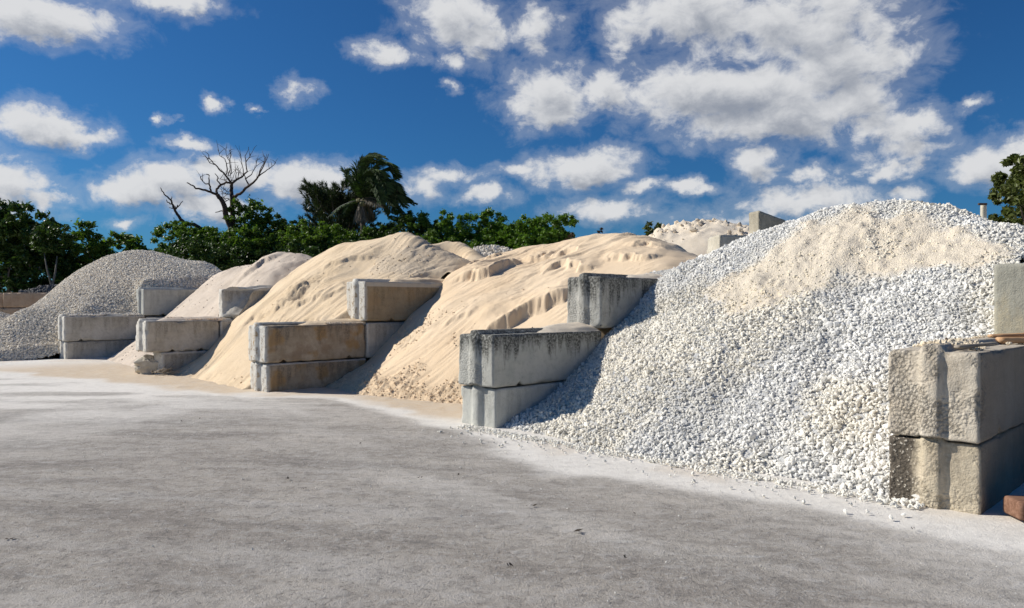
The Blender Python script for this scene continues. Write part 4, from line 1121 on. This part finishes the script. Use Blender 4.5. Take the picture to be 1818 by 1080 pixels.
def tree(name, px, top, wpx, Y, n, leafmat, label, cat, group, seed, leaf=.10, lobes=5, trunk=.16, bark=BARK, clumps=90, base_frac=.0, dense=.0, depth=1.0, cr=.26):
    rg = np.random.default_rng(seed)
    x = (px-909)/FPX*Y; H = EYE+(540-top)/FPX*Y; wd = wpx/FPX*Y
    shape = []
    zb = H*base_frac
    rz_ = (H-zb)/2
    shape.append((0, 0, zb+rz_*.95, wd*.40, wd*.40*depth, rz_*.93))
    for i in range(lobes):
        a = rg.uniform(0, 2*math.pi); rr = wd*.5
        lz = zb+(H-zb)*rg.uniform(.45, .92)
        sx = wd*rg.uniform(.20, .32)
        shape.append((math.cos(a)*(rr-sx), math.sin(a)*(rr-sx)*depth, min(lz, H-sx*.8), sx, sx, sx*.8))
    me, cc = crown_mesh(name+'_crown', shape, n, leaf, rg, clumps, cr, .45)
    root = empty(name, (x, Y, 0)); tag(root, label, cat, group)
    obj('crown', me, leafmat, root)
    obj('trunk', trunk_mesh('trunk', trunk, H*.72, cc, rg), bark, root)
    return root
GB = 'trees and bushes along the back of the yard'
# left dark group
tree('broadleaf_tree', -25, 338, 150, 40, 16000, LEAF_DARK, 'tall very dark tree cut by the left edge of the photo', 'tree', GB, 1, .12, 6, .2, clumps=150, base_frac=.06)
t2 = tree('broadleaf_tree', 62, 366, 120, 39, 16000, LEAF_DARK, 'dark tree with a slim pale forked trunk near the left edge', 'tree', GB, 2, .12, 6, .10, PALE_BARK, clumps=140, base_frac=.12)
tree('broadleaf_tree', 152, 382, 88, 41, 12000, LEAF_MID, 'rounded green tree between the dark trees and the sky gap', 'tree', GB, 3, .12, 5, .14, clumps=120, base_frac=.04)
tree('broadleaf_bush', 228, 408, 92, 42, 12000, LEAF_MID, 'low green bush above the summit of the grey gravel pile', 'bush', GB, 4, .11, 5, .10, clumps=110)
tree('broadleaf_bush', 120, 420, 90, 40.5, 9000, LEAF_DARK, 'dark low bush right of the pale forked trunk', 'bush', GB, 24, .11, 4, .10, clumps=110)
tree('broadleaf_bush', 15, 430, 130, 38.3, 9000, LEAF_DARK, 'dark undergrowth bush under the tall left edge trees', 'bush', GB, 25, .11, 4, .10, clumps=110)
# pale forked trunk seen in front of the dark leaves
vs, fs = [], []
tube_into(vs, fs, [(0, 0, 0), (.02, 0, 1.2), (-.05, 0, 2.2), (-.3, 0, 3.1), (-.5, .1, 3.9)], [.075, .065, .055, .04, .02], 8)
tube_into(vs, fs, [(-.05, 0, 2.2), (.12, 0, 2.9), (.14, .1, 3.7)], [.06, .045, .025], 6)
x = (94-909)/FPX*36.6
root = empty('bare_trunk_tree', (x, 36.6, 0)); tag(root, 'slim pale forked trunk standing before the dark trees at left', 'tree')
obj('trunk', make_mesh('trunk', vs, fs, True), GREY_BARK, root)
me, cc = crown_mesh('crown', [(-.2, .3, 4.6, .9, .9, .8)], 2500, .10, np.random.default_rng(9), 30, .3)
obj('crown', me, LEAF_DARK, root)
# row of bushes
ROW = [
 (300, 432, 60, 44, LEAF_DARK, 'small dark bush at the left end of the bush row'),
 (345, 392, 110, 43, LEAF_MID, 'green bush under the bent dead limb'),
 (415, 398, 110, 42, LEAF_MID, 'bush around the foot of the dead tree'),
 (490, 382, 90, 46, LEAF_DARK, 'dark rounded bush right of the dead tree'),
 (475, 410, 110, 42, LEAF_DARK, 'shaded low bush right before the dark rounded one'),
 (560, 395, 120, 42, LEAF_MID, 'leafy bush below the pine tree'),
 (630, 388, 110, 43, LEAF_MID, 'leafy bush below the coconut palm'),
 (700, 376, 100, 44, LEAF_DARK, 'dark bush right beneath the drooping palm fronds'),
 (772, 380, 90, 43, LEAF_MID, 'green bush above the tan sand summit'),
 (835, 371, 110, 42, LEAF_BRIGHT, 'tallest bright green bush behind the sand piles'),
 (890, 392, 70, 44, LEAF_MID, 'small bush between the two bright green bushes'),
 (950, 376, 110, 41, LEAF_BRIGHT, 'bright green bush above the peach sand crest'),
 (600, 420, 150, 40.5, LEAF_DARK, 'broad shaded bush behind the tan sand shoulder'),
 (820, 410, 150, 40.5, LEAF_MID, 'broad low bush behind the distant pale gravel heap'),
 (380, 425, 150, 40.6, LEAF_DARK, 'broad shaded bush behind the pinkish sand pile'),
]
for i, (px, top, wp_, Y, lm, lab) in enumerate(ROW):
    tree('broadleaf_bush', px, top, wp_*1.4, Y, 50000, lm, lab, 'bush', GB, 50+i, .078, 9, .10, clumps=380, cr=.17)
tree('broadleaf_bush', 1000, 384, 40, 40, 700, LEAF_MID, 'thin airy sprig bush right of the last bright green bush', 'bush', GB, 81, .10, 3, .06, clumps=26, base_frac=.5, cr=.18)
tree('small_tree', 1062, 395, 34, 34, 520, LEAF_RED, 'sparse reddish treetop above the peach sand summit', 'tree', 'treetops over the sand', 82, .08, 3, .05, clumps=22, base_frac=.6, cr=.2)
tree('small_tree', 1112, 402, 40, 34, 260, LEAF_RED, 'tiny sparse reddish twigs right of the reddish treetop', 'tree', 'treetops over the sand', 83, .07, 3, .05, clumps=22, base_frac=.65, cr=.16)
tree('small_tree', 1160, 386, 56, 32, 2600, LEAF_OLIVE, 'small olive brown tree behind the creamy sand pile', 'tree', 'treetops over the sand', 84, .09, 4, .07, clumps=50, base_frac=.35, cr=.26)
tree('small_tree', 1030, 412, 50, 36, 500, LEAF_RED, 'low reddish twigs just over the peach sand edge', 'tree', 'treetops over the sand', 85, .08, 3, .05, clumps=22, base_frac=.5, cr=.2)
tree('broadleaf_bush', 905, 428, 100, 34, 3500, LEAF_RED, 'low dark reddish scrub behind the distant gravel heap', 'bush', GB, 86, .08, 4, .05, clumps=60, cr=.2)
# right hand tree
rt = tree('broadleaf_tree', 1850, 268, 205, 32, 12000, LEAF_OLIVE, 'large loose olive tree at the right edge behind the white pile', 'tree', None, 91, .13, 9, .22, clumps=190, base_frac=.22, cr=.15)
tree('broadleaf_tree', 1815, 330, 120, 33, 9000, LEAF_DARK, 'darker foliage tree low behind the loose olive tree', 'tree', None, 92, .12, 6, .14, clumps=100, base_frac=.1, cr=.2)
# post
x, y, z = at(1746, 362, 30)
root = empty('utility_post', (x, y, 0)); tag(root, 'pale post with a dark crosspiece rising over the white pile', 'post')
me = block_mesh('post', .17, .17, z-.05, 5, tongue=False, step=.085, notches=(), ridge=False, chip=.003, rough=.001)
obj('pole', me, CON_WHITE, root, (-.085, -.085, 0))
me = block_mesh('crosspiece', .34, .09, .09, 6, tongue=False, step=.03, notches=(), ridge=False, chip=.004, rough=.002)
obj('crosspiece', me, DEADWOOD, root, (-.30, -.19, z-.08))

# banana-like plants at left
def blade_into(V, F, A, base, tip, wid, droop, rng, n=7):
    base = np.array(base, float); tip = np.array(tip, float); b0 = len(V)
    d = tip-base; side = np.cross(d, (0, 0, 1.)); side /= max(1e-6, np.linalg.norm(side))
    for i in range(n+1):
        s = i/n; p = base+d*s+np.array((0, 0, 1))*(math.sin(s*math.pi*.75)*droop-droop*.7*s*s)
        w = wid*math.sin(math.pi*min(1, .08+s*.92))**.7
        V += [tuple(p-side*w), tuple(p-np.array((0, 0, wid*.25))), tuple(p+side*w)]
        A += [.3+.5*rng.random()]*3
    for i in range(n):
        for k in (0, 1):
            a = b0+i*3+k; F.append((a, a+1, a+4, a+3))
rg = np.random.default_rng(8)
for (px, py, Y, lab) in [(190, 440, 38, 'broad leaved banana plant behind the grey gravel slope'), (150, 462, 37.5, 'smaller banana plant left of the taller one')]:
    x, y, z = at(px, py, Y)
    V_, F_, A_ = [], [], []
    for i in range(9):
        a = rg.uniform(0, 2*math.pi); l = rg.uniform(.9, 1.6)
        blade_into(V_, F_, A_, (0, 0, z*.45), (math.cos(a)*l, math.sin(a)*l, z*.45+rg.uniform(.5, 1.2)), .2, .45, rg)
    root = empty('banana_plant', (x, y, 0)); tag(root, lab, 'banana plant')
    obj('leaves', make_mesh('leaves', V_, F_, True, {'leaf': np.array(A_)}), LEAF_BRIGHT, root)
    vs, fs = [], []; tube_into(vs, fs, [(0, 0, -.05), (0, 0, z*.5)], [.12, .08], 8)
    obj('stem', make_mesh('stem', vs, fs, True), BARK, root)

# dead tree: limbs surveyed against the sky, spread in depth
DY = 44.0
def P3d(px, py, dy=0.): 
    x, y, z = at(px, py, DY+dy); return np.array((x, y, z))
Bx, By_, _ = at(412, 405, DY)
def z6(a): return [(250+q[0]/6.352, 250+q[1]/6.352) for q in a]
LIMBS = [  # polyline in survey px, start radius, end radius, depth drift
 (z6([(1020, 1200), (1020, 980), (960, 840), (950, 760), (900, 650), (860, 610)]), .24, .13, -.4),
 (z6([(860, 610), (790, 580), (700, 555), (620, 540), (585, 505), (520, 475)]), .10, .03, -1.6),
 (z6([(790, 580), (785, 520), (770, 480), (772, 390), (740, 378)]), .07, .025, -.8),
 (z6([(765, 490), (720, 480), (685, 440), (670, 410)]), .045, .015, -.4),
 (z6([(860, 610), (855, 545), (900, 500), (960, 470), (1010, 480)]), .09, .06, .6),
 (z6([(900, 495), (860, 450), (870, 420), (835, 370)]), .05, .02, -.6),
 (z6([(1030, 980), (1035, 800), (1030, 640), (1020, 560), (1025, 480)]), .20, .10, .5),
 (z6([(1025, 480), (970, 410), (900, 340), (840, 270), (780, 210), (760, 150)]), .08, .015, -1.2),
 (z6([(840, 270), (780, 255), (740, 215)]), .03, .01, -.3),
 (z6([(960, 400), (975, 330), (965, 260), (950, 210), (890, 170), (865, 100)]), .05, .012, .9),
 (z6([(985, 400), (1010, 310), (1000, 230), (1015, 160), (1000, 100)]), .05, .012, -.6),
 (z6([(1000, 230), (970, 180), (960, 110)]), .03, .01, .4),
 (z6([(1030, 480), (1080, 440), (1140, 410), (1200, 350), (1185, 240), (1175, 170), (1215, 100)]), .09, .012, 1.4),
 (z6([(1185, 240), (1230, 180), (1270, 100)]), .035, .01, .5),
 (z6([(1160, 400), (1150, 300), (1130, 180)]), .04, .01, -.5),
 (z6([(1040, 630), (1120, 600), (1220, 510), (1290, 450), (1330, 390), (1400, 250), (1440, 150)]), .12, .015, -1.5),
 (z6([(1330, 400), (1400, 350), (1480, 290), (1520, 250)]), .05, .012, .8),
 (z6([(1220, 500), (1180, 430), (1160, 370)]), .06, .02, .6),
 (z6([(1180, 435), (1250, 380), (1300, 290), (1300, 210)]), .045, .01, 1.0),
 (z6([(1330, 390), (1345, 330), (1400, 220), (1420, 150)]), .04, .01, -.5),
 (z6([(1075, 430), (1070, 340)]), .035, .015, .4), (z6([(1090, 430), (1110, 360)]), .03, .01, -.4),
 (z6([(1000, 400), (1025, 350)]), .03, .012, .4), (z6([(1010, 470), (1040, 420)]), .03, .012, .3),
 (z6([(980, 470), (930, 440), (880, 430)]), .035, .012, .6),
 (z6([(1000, 660), (950, 690), (930, 690)]), .03, .015, -.3), (z6([(1000, 660), (930, 640), (910, 560)]), .03, .01, .4),
 (z6([(1010, 610), (950, 600), (910, 600)]), .03, .012, .5), (z6([(990, 580), (940, 550), (910, 530)]), .025, .01, -.5),
 (z6([(945, 795), (890, 795), (840, 810)]), .05, .02, -.5), (z6([(990, 900), (930, 880), (915, 875)]), .05, .02, .3),
]
vs, fs = [], []; rnd = random.Random(5)
off = np.array((Bx, DY, 0))
def limb(pts2, r0, r1, drift, d0=0):
    n = len(pts2); path = []
    for i, (a, b_) in enumerate(pts2):
        s = i/(n-1); path.append(P3d(a, b_, d0+drift*s)-off)
    # refine
    fine = []
    for i in range(len(path)-1):
        for k in range(3):
            fine.append(path[i]*(1-k/3)+path[i+1]*k/3+np.array([rnd.gauss(0, .015) for _ in range(3)])*(1 if k else 0))
    fine.append(path[-1]); m_ = len(fine)
    tube_into(vs, fs, fine, [r0+(r1-r0)*i/(m_-1) for i in range(m_)], 7)
    return fine
for (p2, r0, r1, dr) in LIMBS:
    fine = limb(p2, r0*.8, r1*.9, dr)
    if r1 < .02:
        for _ in range(4):
            i = rnd.randrange(len(fine)//3, len(fine)); s = fine[i]
            d = np.array((rnd.gauss(0, .25), rnd.gauss(0, .25), abs(rnd.gauss(.25, .2))))
            tube_into(vs, fs, [s, s+d*.5+np.array((0, 0, .05)), s+d*1.2], [.018, .012, .005], 5)
fine_base = [np.array((P3d(412, 470)-off)[0:3])]
tube_into(vs, fs, [np.array((0, 0, -.1)), np.array((.05, 0, 2.5)), P3d(412, 430)-off, P3d(411, 400)-off], [.36, .32, .28, .2], 9)
root = empty('dead_tree', tuple(off)); tag(root, 'tall bare dead tree with curved dark limbs against the clouds', 'tree')
obj('trunk', make_mesh('trunk', vs, fs, True), DEADWOOD, root)
me, cc = crown_mesh('ivy', [(P3d(452, 378)-off).tolist()+[1.0, .8, .75], (P3d(424, 385)-off).tolist()+[.7, .7, .9], (P3d(440, 400)-off).tolist()+[.9, .8, .7]], 3600, .11, np.random.default_rng(12), 60, .34)
obj('creeper', me, LEAF_MID, root)
# bent dead limb rising left of it
vs, fs = [], []
off = np.array((*at(350, 400, DY)[:2], 0))
for (p2, r0, r1, dr) in [
 (z6([(700, 1010), (600, 945), (520, 935), (450, 890), (410, 830), (380, 770), (350, 710), (340, 670), (280, 620), (240, 570), (220, 530)]), .15, .02, -1.0),
 (z6([(340, 680), (350, 630)]), .05, .02, .2), (z6([(350, 715), (300, 695), (288, 665)]), .05, .02, -.3),
 (z6([(380, 775), (340, 760), (320, 750)]), .04, .015, .2), (z6([(385, 780), (420, 745), (475, 680)]), .06, .02, .6),
 (z6([(400, 770), (415, 725)]), .05, .03, -.2), (z6([(385, 765), (380, 735)]), .05, .03, .1), (z6([(400, 820), (435, 840)]), .04, .02, .1),
 (z6([(450, 900), (400, 920), (385, 930)]), .05, .02, -.2), (z6([(520, 950), (460, 955), (415, 950)]), .05, .02, .2)]:
    limb(p2, r0*.8, r1*.9, dr)
tube_into(vs, fs, [(.3, 0, -.1), (.2, 0, 2), (.1, 0, 4), P3d(*z6([(700, 1010)])[0])-off], [.2, .18, .15, .12], 8)
root = empty('dead_tree', tuple(off)); tag(root, 'low bent dead limb rising from the bushes at the left', 'tree')
obj('trunk', make_mesh('trunk', vs, fs, True), DEADWOOD, root)

# coconut palm bent by the wind
PY_ = 44.0
def palm(px, top_px, Y):
    rg = np.random.default_rng(21)
    x, y, zt = at(px, top_px, Y)
    root = empty('coconut_palm', (x, y, 0)); tag(root, 'windblown coconut palm with drooping fronds rising above the bushes', 'palm tree')
    vs, fs = [], []
    tube_into(vs, fs, [(-.2, 0, -.1), (-.05, 0, zt*.4), (0, 0, zt*.75), (0, 0, zt)], [.24, .18, .15, .16], 10)
    obj('trunk', make_mesh('trunk', vs, fs, True), BARK, root)
    def frond(tips, lmat, name, wid=.75, n=32, wind=(.38, 0, .0)):
        V_, F_, A_ = [], [], []; rv, rf = [], []
        P = np.array(tips, float)
        # Catmull-like resample
        ts = np.linspace(0, len(P)-1, n); pts_ = np.array([[np.interp(t_, range(len(P)), P[:, k]) for k in range(3)] for t_ in ts])
        for _ in range(3): pts_[1:-1] = (pts_[:-2]+2*pts_[1:-1]+pts_[2:])/4
        tube_into(rv, rf, pts_, list(np.linspace(.035, .008, n)), 5)
        for i in range(2, n):
            s = i/n; tan = pts_[min(n-1, i+1)]-pts_[i-1]; tan /= np.linalg.norm(tan)
            side = np.cross(tan, (0, 1, .2)); 
            sd0 = np.cross(tan, (0, 0, 1.)); sd0 /= max(.2, np.linalg.norm(sd0))
            for sg in (-1, 1):
                for rep in range(2):
                    ln_ = wid*math.sin(math.pi*(.12+.85*s))**.6*(.85+.3*rg.random())
                    d = sd0*sg*.75+tan*.5+np.array(wind)*(.8+.4*rg.random())+rg.normal(size=3)*.10
                    d /= np.linalg.norm(d)
                    b0 = pts_[i]+tan*rep*.04; mid_ = b0+d*ln_*.55; tip = b0+d*ln_+np.array((0, 0, -.16*ln_))
                    w_ = np.cross(d, (.2, .9, .1)); w_ /= max(.2, np.linalg.norm(w_)); w_ = w_*.026
                    q = len(V_)
                    V_ += [tuple(b0-w_*.5), tuple(b0+w_*.5), tuple(mid_+w_), tuple(mid_-w_), tuple(tip)]
                    F_ += [(q, q+1, q+2, q+3), (q+3, q+2, q+4)]
                    A_ += [float(np.clip(rg.normal(.5, .25), 0, 1))]*5
        fo = obj(name, make_mesh(name, V_, F_, False, {'leaf': np.array(A_)}), lmat, root)
        ro = obj('rachis', make_mesh('rachis', rv, rf, True), (PALE_BARK if wid < .5 else LEAF_PALM) if lmat is not LEAF_DRY else WOOD_GREY, fo)
    def T(pxs, dy=0): return [np.array(at(a, b_, Y+dy*i/(len(pxs)-1)))-np.array((x, y, 0)) for i, (a, b_) in enumerate(pxs)]
    def q7(a): return [(530+p[0]/6.748, 260+p[1]/6.748) for p in a]
    c0 = (770, 640)
    FR = [
     ([c0, (755, 450), (765, 290), (800, 210), (880, 180), (980, 190)], 0, .8), ([c0, (720, 420), (740, 230), (790, 120), (880, 90), (1010, 120)], .8, .7),
     ([c0, (690, 460), (700, 270), (760, 170), (850, 130), (960, 150)], -.8, .7), ([c0, (820, 420), (880, 260), (980, 190), (1090, 210), (1140, 270)], -1.0, .8),
     ([c0, (850, 450), (930, 320), (1030, 270), (1110, 300), (1160, 380)], 1.2, .8), ([c0, (870, 500), (970, 400), (1060, 400), (1130, 440), (1180, 520)], -1.5, .8),
     ([c0, (880, 540), (1000, 460), (1100, 460), (1180, 520), (1240, 600)], 1.8, .8), ([c0, (900, 580), (1010, 530), (1120, 560), (1200, 620), (1260, 720)], -2, .8),
     ([c0, (900, 620), (1040, 590), (1180, 620), (1300, 650), (1400, 690)], .8, .55), ([c0, (700, 520), (620, 440), (570, 350), (545, 290), (600, 270)], -.6, .5),
     ([c0, (690, 560), (640, 470), (600, 400), (560, 330), (570, 300)], .6, .5), ([c0, (680, 540), (640, 440), (660, 360), (700, 300), (760, 280)], 1.5, .7),
     ([c0, (820, 500), (850, 380), (920, 320), (1000, 340), (1050, 420)], 2.0, .8), ([c0, (840, 520), (900, 430), (980, 400), (1040, 460), (1060, 560)], -2.4, .8),
     ([c0, (740, 500), (760, 360), (830, 290), (920, 300), (980, 380)], -1.8, .8), ([c0, (860, 600), (950, 560), (1040, 600), (1090, 690), (1100, 790)], 1.5, .7),
     ([c0, (850, 560), (930, 500), (1010, 530), (1070, 610), (1110, 700)], -1.2, .8), ([c0, (760, 540), (800, 440), (870, 400), (930, 440), (960, 540)], -2.6, .8),
     ([c0, (640, 660), (560, 690), (480, 730), (410, 790), (350, 850)], -.8, .35), ([c0, (690, 650), (620, 680), (570, 760), (540, 830)], .8, .4),
     ([c0, (860, 640), (960, 620), (1080, 660), (1180, 740), (1230, 830)], .6, .7), ([c0, (870, 600), (1000, 500), (1120, 500), (1230, 580), (1330, 640)], -.9, .7), ([c0, (850, 640), (920, 640), (1000, 700), (1040, 800)], -1.0, .6),
     ([c0, (790, 560), (840, 500), (900, 480), (960, 560), (990, 680)], -2.8, .8),
    ]
    for pl, dy, wd in FR: frond(T(q7(pl), dy), LEAF_PALM, 'frond', wd*1.05)
    for pl, dy, wd in FR[:24]:
        jx, jy = rg.uniform(-45, 55), rg.uniform(-30, 50)
        pl2 = [(a+jx*i/5, b_+jy*i/5) for i, (a, b_) in enumerate(pl)]
        if pl[-1][0] > 700: frond(T(q7(pl2), dy*.5+rg.uniform(-1.2, 1.2)), LEAF_PALM, 'frond', wd*.95)
    for pl, dy in [([c0, (820, 610), (880, 610), (950, 640), (1000, 690)], -1), ([c0, (820, 650), (850, 700), (870, 780), (860, 860)], .4), ([c0, (760, 720), (790, 800), (780, 870)], -.6), ([c0, (720, 700), (700, 790), (685, 870)], -.3)]:
        frond(T(q7(pl), dy), LEAF_DRY, 'dry_frond', .6, 24, (.05, 0, -1.0))
    for i in range(9):
        p = np.array(at(530+(rg.uniform(680, 800))/6.748, 260+(rg.uniform(640, 720))/6.748, Y-.35+rg.uniform(-.1, .2)))-np.array((x, y, 0))
        me = rock_mesh('coconut', .12, 3+i, 2, .05, (.9, .9, 1.15))
        obj('coconut', me, COCO, root, tuple(p))
COCO = mat_plain('green_brown_coconut', (.16, .14, .07), (.26, .24, .12), 5, .6)
palm(530+770/6.748, 260+640/6.748, PY_)

# pine tree with upswept needle tufts, behind the palm
rg = np.random.default_rng(31)
PYY = 47.0
x, y, zt = at(600, 322, PYY)
root = empty('pine_tree', (x, y, 0)); tag(root, 'bushy pine with upswept tufted branches left of the coconut palm', 'tree')
vs, fs = [], []
tube_into(vs, fs, [(0, 0, -.1), (0, 0, zt*.5), (.1, 0, zt*.92)], [.26, .2, .05], 9)
C_, D_ = [], []
for i in range(64):
    z0 = zt*rg.uniform(.42, .86); a = rg.uniform(0, 2*math.pi)
    L = (zt*1.02-z0)*.55+.9+rg.uniform(-.2, .3); L = min(L, 3.0)
    if math.cos(a) < -.3: L *= 1.0
    p0 = np.array((0, 0, z0)); d = np.array((math.cos(a)*.9, math.sin(a)*.9, .35)); p2 = p0+d*L+np.array((0, 0, .25*L)); pm_ = p0+d*L*.55
    tube_into(vs, fs, [p0, pm_, p2], [.06, .04, .015], 5)
    for k in range(26):
        s = rg.uniform(.2, 1.0); q = (1-s)**2*p0+2*s*(1-s)*pm_+s*s*p2+rg.normal(size=3)*.22*(1.1-s*.4)
        C_.append(q); D_.append((d+np.array((0, 0, .8))+rg.normal(size=3)*.35))
obj('trunk', make_mesh('trunk', vs, fs, True), BARK, root)
V_, F_, A_ = [], [], []
for c_, d_ in zip(C_, D_):
    d_ = d_/np.linalg.norm(d_); tone = rg.random()
    for k in range(26):
        dd = d_+rg.normal(size=3)*.45; dd /= np.linalg.norm(dd); l = rg.uniform(.22, .42)
        w_ = np.cross(dd, rg.normal(size=3)); w_ /= np.linalg.norm(w_); w_ *= .022
        b0 = c_+d_*rg.uniform(-.12, .12); q = len(V_)
        V_ += [tuple(b0-w_), tuple(b0+w_), tuple(b0+dd*l)]; F_.append((q, q+1, q+2)); A_ += [float(np.clip(tone*.7+rg.random()*.3, 0, 1))]*3
obj('needles', make_mesh('needles', np.array(V_), np.array(F_), False, {'leaf': np.array(A_)}), LEAF_PINE, root)

# ------------------------------------------------------------------ litter on the asphalt
rg = np.random.default_rng(55)
LIT = mat_plain('dark_dry_leaf', (.05, .04, .03), (.10, .08, .06), 20)
n = 0
for (px, py, s) in [(944, 898, .035), (1028, 943, .045), (905, 1005, .03), (1128, 912, .014), (640, 787, .025), (745, 848, .02), (22, 956, .03), (165, 835, .02), (540, 868, .02), (322, 748, .025), (355, 743, .02), (1620, 938, .02), (512, 850, .03), (1110, 990, .02), (820, 842, .03)]:
    x, y = gnd(px, py)
    V_ = []; F_ = []; s *= .6
    for k in range(3):
        a = rg.uniform(0, 6.28); c_ = rg.normal(size=2)*s*.5; L = s*rg.uniform(.6, 1.2)
        dx, dy = math.cos(a), math.sin(a); q = len(V_)
        V_ += [(c_[0]-dx*L, c_[1]-dy*L, .002), (c_[0]-dy*L*.4, c_[1]+dx*L*.4, .010), (c_[0]+dx*L, c_[1]+dy*L, .014), (c_[0]+dy*L*.4, c_[1]-dx*L*.4, .004)]
        F_.append((q, q+1, q+2, q+3))
    if n == 0: litV, litF = [], []
    b0 = len(litV); litV += [(v[0]+x, v[1]+y, v[2]-.004) for v in V_]; litF += [tuple(i+b0 for i in f) for f in F_]; n += 1
o = obj('leaf_litter', make_mesh('leaf_litter', litV, litF), LIT)
tag(o, 'tiny dark dry leaf scraps strewn over the grey asphalt', 'leaf litter', kind='stuff')

def sil(P, pts_):
    x, y = xy(P.V, P.U); k = P.keep & (P.H > 0) & (y > 1)
    px = 909+FPX*x/np.maximum(y, 1); py = 540-FPX*(P.H-EYE)/np.maximum(y, 1)
    return [(a, b, int(py[k & (abs(px-a) < 5)].min()-b) if (k & (abs(px-a) < 5)).any() else None) for a, b in pts_]
print('P1', sil(P1, [(1215, 470), (1232, 462), (1300, 434), (1350, 411), (1400, 392), (1450, 378), (1500, 369), (1550, 363), (1600, 358), (1650, 359), (1700, 370), (1760, 394), (1812, 416)]))
print('P2', sil(P2, [(800, 485), (840, 468), (865, 459), (885, 449), (920, 437), (960, 431), (1000, 424), (1030, 418), (1060, 411), (1100, 409), (1125, 412), (1150, 420), (1200, 437), (1235, 449), (1265, 460)]))
print('P3', sil(P3, [(490, 498), (515, 487), (545, 465), (575, 450), (605, 431), (640, 426), (680, 421), (719, 410), (740, 416), (765, 433), (790, 428), (812, 429), (835, 438), (860, 457)]))
print('P4', sil(P4, [(380, 490), (397, 483), (420, 473), (440, 468), (480, 458), (515, 447), (535, 448), (556, 455)]))
print('P5', sil(P5, [(5, 573), (40, 549), (70, 527), (100, 505), (130, 487), (160, 470), (190, 457), (220, 449), (250, 445), (275, 447), (300, 456), (325, 466), (345, 469), (362, 467), (380, 472), (397, 486)]))
print('P6', sil(P6, [(1150, 424), (1170, 410), (1190, 402), (1215, 399), (1240, 398), (1262, 393), (1290, 396), (1320, 404), (1345, 410)]))
sc.render.engine = 'CYCLES'
sc.cycles.use_denoising = True
sc.cycles.max_bounces = 6
sc.cycles.transparent_max_bounces = 8
print('done')
